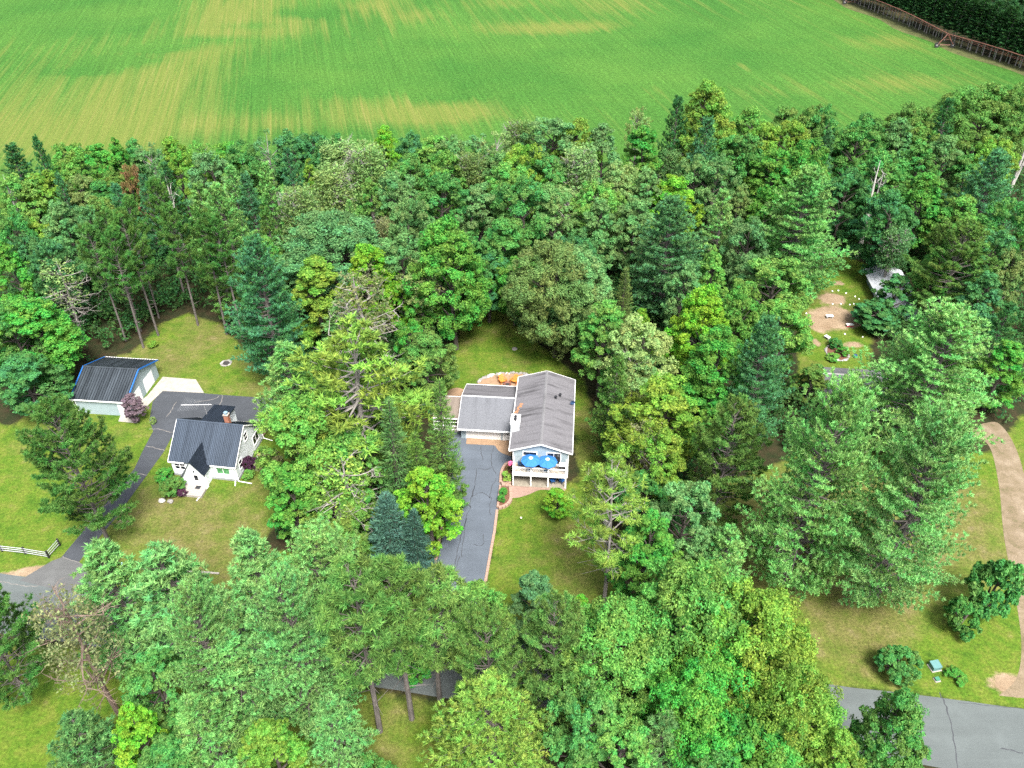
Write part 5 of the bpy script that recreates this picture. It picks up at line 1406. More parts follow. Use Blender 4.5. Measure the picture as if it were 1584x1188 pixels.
T('oak', 613, 272, 18, 28, 'gg', "grey-green oak right of the pale aspens")
T('oak', 630, 238, 17, 24, 'md', "green oak behind the grey-green oaks, near the field")
T('oak', 567, 286, 17, 22, 'ol', "olive crown below the right-hand pale aspen")
T('wpine', 326, 340, 20, 24, 'rpl', "olive pine at the left side of the leaning red pine pair", base=None)
T('maple', 415, 368, 15, 18, 'lt', "light green maple top behind the blue-green pine by the lawn")
T('oak', 686, 238, 17, 24, 'lt', "light green oak one row behind the field edge, left of the olive dying crown")
T('bareup', 727, 240, 16, 24, 'br', "olive-brown thinning tree one row behind the field edge")
T('oak', 768, 228, 17, 25, 'gg', "grey-green oak one row behind the half-bare brownish tree")
T('oak', 808, 226, 18, 28, 'yg', "yellowish green oak below the half-bare brownish tree")
T('oak', 790, 256, 17, 26, 'lt', "light green oak below the yellowish green one, picture centre")
T('oak', 846, 238, 17, 24, 'md', "green oak in front of the large grey-green field-edge oak")
T('bareup', 897, 228, 18, 27, 'pl', "pale tree with bare twigs below the large yellowish oak")
T('oak', 956, 256, 18, 24, 'pl', "pale green tree at the field gap above the big centre pine")
T('oak', 682, 274, 18, 34, 'md', "broad medium green oak above the bright green tall maple")
T('oak', 738, 279, 18, 27, 'bl', "blue-green oak above the back lawn, centre of the wood")
T('oak', 815, 280, 19, 36, 'md', "broad green oak in the middle of the wood above the back lawn")
T('airy', 880, 296, 20, 24, 'pl', "pale birch with a long white stem in the middle of the wood", base=(879, 400))
T('oak', 862, 292, 18, 24, 'gg', "grey-green oak left of the pale birch with the long white stem")
T('oak', 924, 281, 18, 28, 'lt', "light green oak right of the pale birch with the long white stem")
T('oak', 932, 316, 17, 27, 'gg', "grey-green oak between the long white stem and the big centre pine")
T('bigmaple', 660, 342, 19, 46, 'gr', "tall bright green maple on the left of the back lawn", base=(706, 540))
T('oak', 722, 358, 17, 32, 'md', "dark green tree at the far end of the back lawn, left one")
T('oak', 778, 330, 18, 34, 'md', "dark green tree at the far end of the back lawn, taller middle one")
T('oak', 796, 400, 13, 24, 'gr', "small fresh green tree at the head of the back lawn")
T('oak', 755, 395, 13, 28, 'dk', "dark low tree in the corner at the head of the back lawn")
T('bigoak', 845, 378, 17, 48, 'br', "olive-brown tinged maple at the right of the back lawn, left half", base=(858, 552))
T('bigmaple', 903, 388, 17, 44, 'gg', "grey-green maple at the right of the back lawn, right half", base=(895, 545))
T('oak', 890, 362, 16, 28, 'dk', "dark tree wedged behind the olive-brown and grey-green maples")

# centre right of the wood
T('oak', 1004, 268, 17, 27, 'gg', "grey-green oak above the big centre pine, left")
T('oak', 972, 255, 17, 22, 'pl', "pale oak at the right side of the field gap")
T('oak', 1048, 268, 17, 32, 'by', "bright yellow-green oak above the big centre pine")
T('oak', 1082, 244, 17, 24, 'gg', "grey-green oak below the blue-green feathery pine")
T('oak', 1113, 250, 17, 24, 'gg', "grey-green oak right of the blue-green feathery pine's foot")
T('oak', 1145, 202, 19, 26, 'md', "green oak right of the blue-green feathery pine")
T('oak', 1167, 220, 18, 24, 'md', "green oak in the upper right wood, left of a matching pair")
T('oak', 1189, 194, 18, 22, 'yg', "yellowish oak behind the matching green pair, upper right")
T('oak', 1201, 222, 19, 30, 'gr', "fresh green oak of a matching pair, left one, upper right wood")
T('oak', 1250, 218, 19, 27, 'gr', "fresh green oak of a matching pair, right one, upper right wood")
T('oak', 1233, 190, 18, 22, 'yg', "yellow-green oak behind the fresh green pair")
T('oak', 1249, 241, 17, 26, 'lt', "light green oak in front of the fresh green pair")
T('wpine', 1122, 295, 19, 26, 'pw', "light green pine right of the bright yellow-green oak")
T('oak', 1147, 292, 16, 20, 'br', "olive-brown tree right of the light green pine")
T('oak', 1192, 292, 17, 26, 'gr', "green oak left of the layered pine above the sandy yard")
T('bigpine', 1041, 313, 22, 52, 'te', "big blue-green centre pine with layered lower boughs")
T('oak', 985, 302, 18, 30, 'gg', "grey-green oak against the left side of the big centre pine")
T('oak', 1164, 340, 16, 28, 'bl', "blue-green round oak right of the big centre pine")
T('bigpine', 1256, 268, 24, 60, 'pw', "big layered pine overhanging the top of the sandy yard")
T('wpine', 1284, 205, 19, 20, 'te', "teal pine below the field bay at upper right")
T('oak', 1333, 195, 19, 27, 'md', "dark green oak in front of the field bay's right side")
T('oak', 1426, 182, 19, 26, 'ol', "olive-green oak between the grey-green oak and the dark layered pine")
T('oak', 1426, 228, 18, 30, 'md', "green oak right of the double white birch snag")
T('oak', 1472, 213, 18, 27, 'gg', "grey-green oak in front of the dark layered pine at upper right")
T('oak', 1506, 234, 17, 24, 'md', "green oak left of the yellow-green one at the right edge of the wood")
T('oak', 1547, 217, 18, 25, 'yg', "yellow-green oak at the foot of the white dead trunks, right edge")
T('bigpine', 1550, 240, 22, 44, 'te', "large dark teal pine at the right picture edge")
T('snag', 1349, 250, 18, 17, 'gg', "pair of tall white birch snags above the steel-roofed shed", base=(1326, 398))
T('oak', 1376, 238, 19, 30, 'md', "dark green oak directly right of the tall white birch snags")
T('oak', 1320, 262, 17, 26, 'dk', "dark oak directly left of the tall white birch snags")
T('oak', 1437, 276, 18, 32, 'gr', "green oak with lit clumps above the shed's right side")
T('oak', 1385, 300, 17, 32, 'dk', "dark oak behind the steel-roofed shed")
T('oak', 1498, 296, 18, 28, 'lt', "light grey-green oak with purple stems above the olive red pine")
T('oak', 1572, 312, 17, 30, 'md', "green oak at the right picture edge below the large teal pine")
T('oak', 1538, 358, 17, 28, 'dk', "dark oak right of the olive red pine by the shed")
T('brpine', 1487, 354, 18, 50, 'rpl', "olive red pine with dense crown right of the steel-roofed shed", base=(1440, 505))
T('maple', 1424, 381, 13, 24, 'lt', "light maple leaning over the steel-roofed shed", base=(1420, 490))
T('bareup', 1393, 352, 13, 20, 'gg', "thin grey tree behind the steel roof of the shed")
T('young', 1362, 432, 7, 26, 'dk', "dark bushy young tree against the shed's front wall", base=(1368, 500))
T('young', 1338, 474, 5, 28, 'dk', "low dark spreading bush at the right of the sandy yard", base=(1350, 512))
T('oak', 1576, 386, 16, 26, 'br', "olive-yellow tree at the right picture edge")
T('wpine', 1566, 470, 15, 28, 'dk', "dark blue-green pine at the right picture edge, mid height")
T('maple', 1567, 532, 12, 30, 'gr', "bright green maple at the right picture edge beside the giant round pine")
T('oak', 1530, 430, 15, 30, 'dk', "dark tree in the shade right of the olive red pine's trunk")

# right of the ranch house
RT = "trees right of the ranch house"
T('slim', 967, 414, 14, 17, 'br', "narrow browning spruce between the grey-green maple and the big centre pine", RT)
T('maple', 1105, 386, 17, 24, 'lt', "light green upright tree right of the big centre pine", RT)
T('oak', 1062, 408, 15, 24, 'gg', "small grey-green tree at the foot of the big centre pine", RT)
T('oak', 1160, 400, 14, 24, 'gg', "grey twiggy tree above the bright maple, left of the sandy yard", RT)
T('bigmaple', 1097, 448, 18, 38, 'by', "vivid bright green pointed maple right of the ranch house", RT)
T('oak', 1156, 446, 16, 26, 'lt', "light green tree right of the vivid pointed maple", RT)
T('oak', 1206, 406, 16, 42, 'lt', "light green maple bordering the sandy yard on its left, upper one", RT)
T('oak', 1216, 468, 14, 38, 'lt', "light green maple bordering the sandy yard on its left, lower one", RT)
T('maple', 993, 481, 15, 18, 'by', "small yellow-green top above the pale round crown", RT)
T('oak', 936, 476, 16, 40, 'lt', "green maple behind the far right corner of the ranch house roof", RT)
T('oak', 1003, 498, 17, 44, 'pl', "pale round crown right of the ranch house ridge", RT)
T('bigmaple', 1120, 512, 17, 42, 'gr', "green maple in front of the vivid pointed one", RT)
T('airy', 968, 533, 17, 34, 'pl', "pale yellow sparse birch right of the ranch house roof", RT, base=(968, 668))
T('wpine', 918, 556, 15, 32, 'ol', "thin olive pine with bare trunk close to the ranch house's right wall", RT, base=(940, 712))
T('bigpine', 1192, 498, 21, 46, 'te', "blue-green pine left of the neighbour's grey roof", RT)
T('young', 1244, 570, 8, 26, 'ol', "olive bush at the left end of the neighbour's grey roof", RT, base=(1246, 622))
T('oak', 1030, 578, 18, 52, 'yg', "round yellow-green oak halfway between the ranch house and the giant pines", RT)
T('oak', 1016, 668, 15, 42, 'yg', "lower yellow-green oak right of the balcony", RT)
T('deadpine', 982, 658, 16, 30, 'tan', "bleached dead pine right of the balcony umbrellas", RT, base=(983, 780))
T('young', 1092, 640, 8, 26, 'gr', "small bright green tree in the shade left of the tan red pine", RT, base=(1095, 700))
T('brpine', 1140, 628, 20, 56, 'rpl', "tan-tinged red pine with bare twigs left of the giant pines", RT)
T('sparse', 931, 722, 22, 56, 'yp', "lone red pine on a long bare trunk at the front lawn's right edge", RT, base=(934, 936))
T('maple', 976, 796, 12, 44, 'gr', "dense dark green maple behind the lone red pine's trunk", RT, base=(985, 945))
T('oak', 1028, 752, 15, 40, 'gg', "grey-green tree behind the dense dark green maple", RT, base=(1040, 900))
T('oak', 1000, 735, 12, 30, 'md', "green tree between the bleached dead pine and the dense dark maple", RT)
T('young', 858, 762, 3.0, 20, 'by', "low vivid green bush on the lawn below the paver walk", RT, base=(862, 800))
GP = "giant white pines on the right"
T('giant', 1243, 603, 27, 118, 'pw', "giant white pine left of its twin, right half of the picture", GP, base=(1212, 905))
T('giant', 1396, 648, 26, 118, 'pw', "giant white pine nearest the gravel lane", GP, base=(1352, 932))
T('giant', 1440, 492, 22, 124, 'pw', "giant round white pine in front of the neighbour's house", GP, base=(1398, 708))
T('shrub', 1520, 880, 6, 34, 'md', "rounded dense green shrub at the right foot of the lane-side giant pine", "bushes by the gravel lane", base=(1515, 950))
T('shrub', 1482, 935, 4, 28, 'md', "low green bush under the lane-side giant pine", "bushes by the gravel lane", base=(1478, 975))
T('wpine', 1130, 820, 13, 50, 'pw', "young white pine low at the left foot of the giant pair", GP)

# between the two houses
MID = "trees between the cottage and the ranch driveway"
T('bigpine', 417, 380, 20, 54, 'te', "dense blue-green pine at the right end of the barn lawn", MID, base=(440, 590))
T('maple', 483, 404, 16, 44, 'yg', "yellow-green maple with orange-tinged side next to the blue-green pine", MID)
T('bigmaple', 562, 381, 17, 36, 'by', "vivid lime green maple behind the broken dead tree", MID)
T('oak', 622, 436, 12, 22, 'by', "vivid lime green low crown right of the broken dead tree", MID)
T('oak', 615, 362, 17, 34, 'gg', "pale grey-green oak right of the lime green maple", MID)
T('airy', 648, 398, 17, 30, 'pl', "pale thin tree with crooked stem between lime maple and bright tall maple", MID)
T('wpine', 528, 466, 12, 32, 'pw', "small soft pine left of the broken dead tree's trunk", MID)
T('opine', 555, 520, 20, 112, 'yp', "large yellow-green open pine showing grey limbs, left of the ranch house", MID, base=(575, 745))
T('wpine', 455, 533, 18, 50, 'pw', "pale green pine reaching over the dark asphalt right of the cottage", MID, base=(470, 690))
T('oak', 655, 508, 15, 34, 'ol', "olive-grey tree at the left edge of the back lawn", MID, base=(665, 625))
T('oak', 635, 498, 11, 22, 'gr', "small green tree below the broken dead tree", MID)
T('slim', 663, 584, 18, 27, 'ol', "tall slim olive spruce beside the driveway's top end", MID, base=(690, 790))
T('slim', 592, 622, 18, 30, 'gg', "tall slim grey-green spruce in front of the yellow-green pine", MID, base=(622, 815))
T('slim', 641, 668, 14, 24, 'ol', "shorter slim olive spruce between two taller ones", MID, base=(655, 810))
T('bigmaple', 488, 616, 16, 58, 'lt', "round green maple on the cottage's lawn edge", MID, base=(500, 800))
T('oak', 548, 676, 14, 42, 'lt', "green maple tucked right of the round lawn-edge maple", MID, base=(560, 810))
T('maple', 465, 725, 12, 36, 'gr', "low green maple spilling onto the cottage's lawn", MID, base=(470, 840))
T('deadpine', 535, 706, 15, 46, 'yp', "dying tree with bare drooping limbs and yellow leaves between the maples and spruces", MID, base=(548, 850))
T('oak', 530, 770, 9, 44, 'ol', "low yellow-olive tree under the dying drooping one", MID, base=(535, 865))
T('spruce', 604, 764, 12, 40, 'bs', "larger blue spruce left of the driveway", MID, base=(610, 888))
T('spruce', 640, 790, 9, 26, 'bs', "smaller blue spruce snug against the larger one", MID, base=(645, 890))
T('maple', 666, 732, 11, 40, 'by', "vivid green maple overhanging the driveway's left edge", MID, base=(672, 862))
T('young', 425, 700, 4, 20, 'tan', "tan half-dead bush right of the cottage", MID, base=(424, 745))
T('young', 690, 720, 9, 26, 'ol', "sparse olive evergreen leaning over the driveway", MID, base=(694, 800))
br = T('deadpine', 557, 426, 14, 46, 'tan', "broken bleached dead tree with arching limbs behind the yellow-green pine", MID, base=(580, 592))
LAWN = "trees and shrubs on the cottage lawns"
T('brpine', 130, 634, 20, 76, 'rp', "huge spreading red pine over the cottage's side drive", LAWN, base=(168, 838))
T('young', 216, 612, 3.6, 19, 'pg', "small purple-leaved tree at the pole barn's front corner", LAWN, base=(215, 652))

# roadside foreground
RD = "trees along the road in the foreground"
T('wpine', 152, 852, 17, 68, 'pw', "white pine at the road's left, in front of the side drive's mouth", RD)
T('wpine', 250, 848, 18, 78, 'pw', "white pine second from the left along the road, spreading top", RD)
T('wpine', 376, 822, 17, 58, 'pw', "pointed white pine behind the big foreground pair", RD)
T('giant', 478, 824, 19, 92, 'pw', "pale soft white pine right behind the tallest foreground pine", RD)
T('giant', 286, 926, 20, 78, 'pw', "full white pine in the left foreground, left one of the big pair", RD)
T('giant', 432, 888, 23, 100, 'pw', "tallest full white pine in the foreground, right one of the big pair", RD)
T('rusty', 138, 930, 17, 62, 'tan', "dying pine with bare rusty branches near the lower left corner", RD, base=(185, 1105))
T('brpine', 12, 930, 14, 62, 'rp', "dark bushy pine cut by the left edge below the road", RD, base=(45, 1085))
T('maple', 190, 1096, 12, 42, 'by', "lime green maple at the bottom left beside the grey-green pine", RD)
T('wpine', 104, 1118, 12, 60, 'gg', "soft grey-green pine at the bottom left corner", RD)
T('wpine', 300, 1082, 14, 56, 'pw', "lower white pine at the bottom between lime maple and tallest pine", RD)
T('oak', 410, 1120, 12, 54, 'yg', "yellow-green maple at the bottom edge in front of the tallest pine", RD)
T('wpine', 505, 1078, 13, 50, 'pw', "white pine at the bottom edge left of the bare-trunked red pines", RD)
T('rpine', 556, 886, 22, 62, 'rpl', "roadside red pine with bare trunk, left one of three", RD, base=(588, 1131))
T('rpine', 622, 884, 22, 58, 'rpl', "roadside red pine with bare trunk, middle one of three", RD, base=(637, 1112))
T('rpine', 675, 896, 20, 54, 'rpl', "roadside red pine with bare trunk, right one of three", RD, base=(680, 1082))
T('brpine', 752, 958, 18, 62, 'rpl', "red pine with tufted crown at bottom centre, left one of two", RD, base=(765, 1140))
T('brpine', 848, 936, 19, 66, 'rpl', "red pine with tufted crown at bottom centre, right one of two", RD, base=(852, 1130))
T('maple', 828, 886, 12, 40, 'bl', "blue-green maple at the lower end of the front lawn", RD)
T('oak', 742, 914, 11, 54, 'lt', "light green tree over the driveway's lower end", RD)
T('oak', 690, 925, 9, 26, 'bl', "small blue-green tree left of the light one over the driveway", RD)
T('young', 898, 932, 7, 30, 'by', "small vivid green tree on the lawn's lower right", RD)
T('bigpine', 762, 1056, 16, 92, 'yp', "pale yellow-green pine at the bottom edge, centre", RD)
T('bigoak', 968, 950, 18, 78, 'lt', "bright leafy maple at bottom centre right", RD)
T('bigoak', 1085, 892, 20, 96, 'lt', "largest leafy oak in the foreground, left crown", RD)
T('bigoak', 1190, 930, 20, 88, 'yg', "largest leafy oak in the foreground, right crown", RD)
T('bigoak', 1095, 1020, 17, 78, 'gr', "leafy crown below the two largest oaks at the bottom", RD)
T('bigoak', 1240, 1040, 18, 76, 'yg', "yellow-green oak leaning to the road at the lower right", RD)
T('bigmaple', 1395, 1076, 16, 56, 'md', "dark green maple at the road's edge, lower right", RD)
T('wpine', 1040, 1108, 13, 54, 'gg', "grey-green pine at the bottom edge under the leafy oaks", RD)
T('oak', 905, 1075, 14, 52, 'md', "green tree at the bottom edge between the pale pine and the leafy maple", RD)
T('oak', 960, 1130, 12, 52, 'lt', "light green tree at the very bottom, right of the pale pine", RD)
T('oak', 1180, 1130, 14, 70, 'gr', "green oak at the bottom edge below the yellow-green one", RD)
T('oak', 1300, 1150, 13, 56, 'yg', "yellow-green oak at the bottom edge left of the dark green maple", RD)
T('oak', 1120, 1160, 12, 50, 'md', "dark leafy oak at the bottom edge right of the grey-green pine", RD)
T('oak', 250, 1150, 10, 46, 'md', "dark green bushy tree at the bottom edge right of the lime maple", RD)
T('oak', 575, 1190, 5, 30, 'md', "low green bush at the bottom edge below the bare-trunked red pines", RD)

T('oak', 232, 1030, 11, 50, 'md', "dark green tree behind the dying rusty pine, between it and the full pine", RD)
T('wpine', 348, 985, 15, 58, 'pw', "white pine filling the gap between the big foreground pair", RD)
T('maple', 640, 985, 8, 30, 'gr', "small green roadside tree between the bare-trunked red pines", RD)
T('wpine', 560, 930, 12, 46, 'pw', "small white pine behind the left bare-trunked red pine", RD)

# shrubs
SG = "garden shrubs"
def SHB(px, py, h, r, colr, label, z=0.0):
    X, Y = G(px, py, z); return plant('shrub', X, Y, h, r, colr, label, SG, z=z)
SHB(783.5, 741, 1.0, 0.75, 'yp', "round yellow-green shrub in the upper planter by the balcony", 0.28)
SHB(778, 764, 0.9, 0.6, 'gr', "dark green shrub in the lower planter, upper one", 0.18)
SHB(776, 775, 0.9, 0.6, 'gr', "bright green shrub in the lower planter, lower one", 0.18)
SHB(787, 727, 0.5, 0.5, 'rd', "low reddish plant at the back of the upper planter", 0.28)
SHB(388, 726, 2.0, 1.1, 'pu', "dark purple shrub against the cottage's right wall")
SHB(386, 738, 1.1, 0.9, 'lt', "light shrub with pale blossoms in front of the purple one")
SHB(256, 742, 1.5, 1.4, 'gr', "round green shrub at the cottage's left front corner")
SHB(270, 762, 1.9, 1.7, 'ol', "loose olive shrub left of the cottage's entry slab")
SHB(283, 766, 0.9, 0.8, 'pu', "small purplish plant beside the entry slab")
SHB(238, 655, 1.0, 0.5, 'pl', "small pale shrub at the edge of the dark drive")
SHB(1382, 1040, 3.0, 2.4, 'md', "round dark green bush beside the road near the green utility box")
SHB(1476, 1048, 0.8, 1.2, 'gr', "small low weed clump right of the green utility boxes")
SHB(415, 868, 2.0, 0.9, 'rd', "reddish shrub half hidden behind the pale foreground pines")
SHB(1290, 538, 1.6, 1.2, 'md', "tall leafy plant in the ringed garden bed, back")
SHB(1302, 548, 1.2, 1.1, 'gr', "leafy plant in the ringed garden bed, right")
SHB(1288, 556, 0.8, 1.2, 'lt', "low light plant in the ringed garden bed, front")
SHB(805, 505, 1.5, 1.1, 'bl', "dark blue-green shrub at the right of the back lawn's head")
SHB(238, 536, 0.9, 0.9, 'yg', "small yellow-green shrub at the foot of the red pines")
SHB(365, 515, 3.0, 1.8, 'te', "dark teal bush between the two leaning red pine trunks")

# undergrowth: the mass of saplings and brush on the forest floor
def undergrowth():
    rng = np.random.default_rng(9)
    X = rng.uniform(-112, 118, 20000); Y = rng.uniform(60, 200, 20000)
    ok = (Y < np.interp(X, [p[0] for p in FIELD_NEAR], [p[1] for p in FIELD_NEAR]) - 2) & (lawn_value(X, Y) < -1.5) & (np.abs(X) < 0.66 * Y + 12)
    ok &= (Y > 88) | ((X > 13) & (X < 46) & (Y > 64)) | ((X > -34) & (X < -14) & (Y > 66))
    ok &= ~((X > -72) & (X < -34) & (Y < 108)) & ~((X > -12) & (X < 14) & (Y < 112)) & ~((X > 44) & (X < 66) & (Y < 105)) & ~((X > 63) & (X < 73) & (Y > 118) & (Y < 136)) & ~((X > 46) & (X < 70) & (Y < 96))
    X, Y = X[ok][:7000], Y[ok][:7000]
    n = len(X); m = 40
    h = rng.uniform(0.8, 5.5, n)
    ck = rng.random(n)
    d = unit(rng, n * m); d[:, 2] = np.abs(d[:, 2])
    C_ = np.repeat(np.stack([X, Y, h * 0.45], 1), m, 0)
    sz = np.repeat(np.stack([rng.uniform(0.7, 1.7, n), rng.uniform(0.7, 1.7, n), h * 0.55], 1), m, 0)
    P = C_ + d * sz * rng.uniform(0.5, 1.05, (n * m, 1))
    me = leaves_to_mesh("undergrowth", P, norm(d + unit(rng, n * m) * 0.5 + np.array([0, 0, 0.4])), 0.42 * rng.uniform(0.6, 1.3, n * m), np.repeat(ck, m), rng)
    o = link_mesh("undergrowth", me); o.color = (.030, .095, .024, 1)
    tag(o, "dark leafy brush covering the forest floor between the trunks", "undergrowth", kind="stuff")
undergrowth()

# ------------------------------------------------------------------ pine plantation beyond the field
make_spruce('plant', 400, 15, 2.6, 4.6, 0.8, (5, 8), 0.02, 0.55, 0.9, 0.30, 3, 0.0)
vh, vr, ptm, pcm = TREES['plant'][0]
prng2 = random.Random(5)
Yt = 238.0
PG = "front rank of the plantation pines"
tm2 = MB().tube([(0, 0, 0), (0.05, 0, 6), (0, 0.05, 14.5)], [0.2, 0.16, 0.04], 6).mesh("plantation_trunk", MAT['bark_dead'])
while Yt < 415:
    X = float(plantation_x(Yt)) + 0.5 + prng2.uniform(-0.5, 0.5)
    e = empty("plantation_pine", (X, Yt, 0), prng2.uniform(0, 6.28), (1, 1, prng2.uniform(0.9, 1.08)))
    link_mesh("trunk", tm2, e)
    c = link_mesh("crown", pcm, e); k = prng2.uniform(0.85, 1.15); c.color = (.026 * k, .085 * k, .026 * k, 1)
    tag(e, "slender dark pine with grey trunk in the plantation rank facing the irrigation pipe", "tree", PG)
    Yt += prng2.uniform(1.9, 2.6)
# the wood behind the front rank, one dense mass
def plantation_mass():
    rng = np.random.default_rng(12)
    co = np.empty(len(pcm.vertices) * 3, np.float32); pcm.vertices.foreach_get("co", co); co = co.reshape(-1, 3, 3)
    sel = []
    Vs, Ks = [], []
    for k in range(330):
        Y = rng.uniform(225, 430); X = float(plantation_x(Y)) + 3.5 + 75 * rng.random() ** 1.3
        idx = rng.choice(len(co), 620, replace=False)
        a = rng.uniform(0, 6.28); ca, sa = math.cos(a), math.sin(a)
        b = co[idx].copy(); ctr_ = b.mean(1, keepdims=True); b = ctr_ + (b - ctr_) * 1.5
        b = np.stack([b[..., 0] * ca - b[..., 1] * sa, b[..., 0] * sa + b[..., 1] * ca, b[..., 2] * rng.uniform(0.88, 1.08)], -1) + np.array([X, Y, 0])
        Vs.append(b.reshape(-1, 3)); Ks.append(np.full(620, rng.random()))
    V = np.concatenate(Vs); K = np.concatenate(Ks)
    me = np_mesh("plantation_wood", V, np.arange(len(V)).reshape(-1, 3), MAT['needle'], {"leaf": rng.random(len(K)), "clump": K})
    o = link_mesh("plantation_wood", me); o.color = (.024, .080, .025, 1)
    tag(o, "dense dark pine plantation behind its front rank of trunks", "plantation", kind="stuff")
plantation_mass()

# ------------------------------------------------------------------ balcony and patio furniture
def umbrella(u, v, z0, rz, label):
    e = empty("patio_umbrella", rl(u, v, z0), RROT + rz); tag(e, label, "umbrella", "blue umbrellas on the balcony")
    MB().tube([(0, 0, 0.25), (0, 0, 2.35)], 0.025, 6).build("pole", MAT['white'], e)
    MB().lathe(0, 0, [(0.28, 0.25), (0.28, 0.31), (0.06, 0.35), (0.05, 0.55)], 10).build("base", MAT['dark'], e)
    n, R = 8, 1.32
    for k in range(n):
        a0, a1 = 2 * math.pi * k / n, 2 * math.pi * (k + 1) / n; am = (a0 + a1) / 2
        p = lambda r, a, z: (r * math.cos(a), r * math.sin(a), z)
        mb = MB().slab([p(0.02, am, 2.40), p(R * 0.55, a0, 2.18), p(R * 0.5, am, 2.14), p(R * 0.55, a1, 2.18)], 0.012).slab([p(R * 0.55, a0, 2.18), p(R, a0, 1.90), p(R * 0.95, am, 1.87), p(R * 0.5, am, 2.14)], 0.012).slab([p(R * 0.5, am, 2.14), p(R * 0.95, am, 1.87), p(R, a1, 1.90), p(R * 0.55, a1, 2.18)], 0.012)
        mb.slab([p(R, a0, 1.90), p(R + 0.01, a0, 1.80), p(R * 0.955, am, 1.77), p(R * 0.95, am, 1.87)], 0.012)
        mb.build("canopy_panel", MAT['umbrella'], e)
        MB().tube([(0, 0, 2.33), p(R * 0.98, a0, 1.875)], 0.012, 4).build("rib", MAT['white'], e)
    MB().lathe(0, 0, [(0.30, 2.34), (0.16, 2.44), (0.02, 2.48)], 10).build("vent_cap", simple("pale_blue_canvas", (0.45, 0.58, 0.70), 0.8), e)
    MB().lathe(0, 0, [(0.03, 2.48), (0.04, 2.53), (0.01, 2.58)], 6).build("finial", MAT['white'], e)
umbrella(-1.25, -0.72, bz - 0.25, 0.2, "blue patio umbrella on the balcony, left one")
umbrella(0.98, -0.76, bz - 0.25, 0.0, "blue patio umbrella on the balcony, right one")

def chair(u, v, z0, rz, label, frame='dark', cush='navy', group="dark patio chairs"):
    e = empty("patio_chair", rl(u, v, z0), RROT + rz); tag(e, label, "chair", group)
    for x in (-0.27, 0.27):
        for y in (-0.25, 0.25): MB().box(x - 0.025, x + 0.025, y - 0.025, y + 0.025, 0, 0.40).build("leg", MAT[frame], e)
        MB().box(x - 0.035, x + 0.035, -0.28, 0.27, 0.58, 0.63).build("armrest", MAT[frame], e)
        MB().box(x - 0.02, x + 0.02, -0.27, -0.23, 0.43, 0.58).build("arm_post", MAT[frame], e)
    MB().box(-0.31, 0.31, -0.3, 0.3, 0.40, 0.44).build("seat", MAT[frame], e)
    MB().slab([(-0.27, -0.28, 0.54), (0.27, -0.28, 0.54), (0.27, 0.22, 0.52), (-0.27, 0.22, 0.52)], 0.08).build("cushion", MAT[cush], e)
    MB().slab([(-0.28, 0.26, 0.50), (0.28, 0.26, 0.50), (0.28, 0.40, 1.02), (-0.28, 0.40, 1.02)], 0.07).build("backrest", MAT[cush], e)
chair(-2.55, -0.45, bz, 1.3, "dark chair with blue cushion at the balcony's left end")
chair(-1.35, -1.25, bz, 3.1, "dark chair tucked under the left umbrella by the rail")
chair(-0.1, -0.55, bz, -0.3, "dark chair between the two umbrellas")
chair(0.85, -1.25, bz, 3.2, "dark chair under the right umbrella by the rail")
def table(u, v, z0, r, label, mat='dark'):
    e = empty("patio_table", rl(u, v, z0)); tag(e, label, "table")
    MB().lathe(0, 0, [(r, 0.68), (r, 0.72)], 16).build("table_top", MAT[mat], e)
    for k in range(4):
        a = k * math.pi / 2 + 0.78
        MB().tube([(r * 0.75 * math.cos(a), r * 0.75 * math.sin(a), 0), (r * 0.55 * math.cos(a), r * 0.55 * math.sin(a), 0.68)], 0.02, 5).build("leg", MAT[mat], e)
table(-1.25, -0.70, bz, 0.5, "round dark table under the left umbrella")
table(0.98, -0.74, bz, 0.5, "round dark table under the right umbrella")
chair(1.75, -0.75, 0.06, -1.2, "blue chair on the ground patio by the third balcony post", 'navy', 'umbrella', "blue chairs under the balcony")
chair(3.0, -0.65, 0.06, 0.9, "blue chair on the ground patio at the right corner", 'navy', 'umbrella', "blue chairs under the balcony")
table(2.4, -0.35, 0.06, 0.25, "small side table between the blue chairs")
g = empty("barbecue_grill", rl(2.95, -0.55, bz), RROT); tag(g, "black barbecue grill with white-topped lid at the balcony's right end", "grill")
MB().box(-0.45, 0.45, -0.28, 0.28, 0.05, 0.75).build("cabinet", MAT['blackmetal'], g)
MB().prism([(-0.42, -0.27), (0.42, -0.27), (0.42, 0.27), (-0.42, 0.27)], 0.75, 0.92).build("firebox", MAT['blackmetal'], g)
MB().add([(-0.42, -0.27, 0.92), (0.42, -0.27, 0.92), (0.42, -0.15, 1.15), (-0.42, -0.15, 1.15), (-0.42, 0.27, 0.92), (0.42, 0.27, 0.92), (0.42, 0.2, 1.2), (-0.42, 0.2, 1.2)], [(0, 1, 2, 3), (3, 2, 6, 7), (7, 6, 5, 4), (0, 3, 7, 4), (1, 5, 6, 2)]).build("lid", MAT['white'], g)
for x in (-0.75, 0.45): MB().box(x, x + 0.3, -0.25, 0.25, 0.86, 0.9).build("side_shelf", MAT['galv'], g)
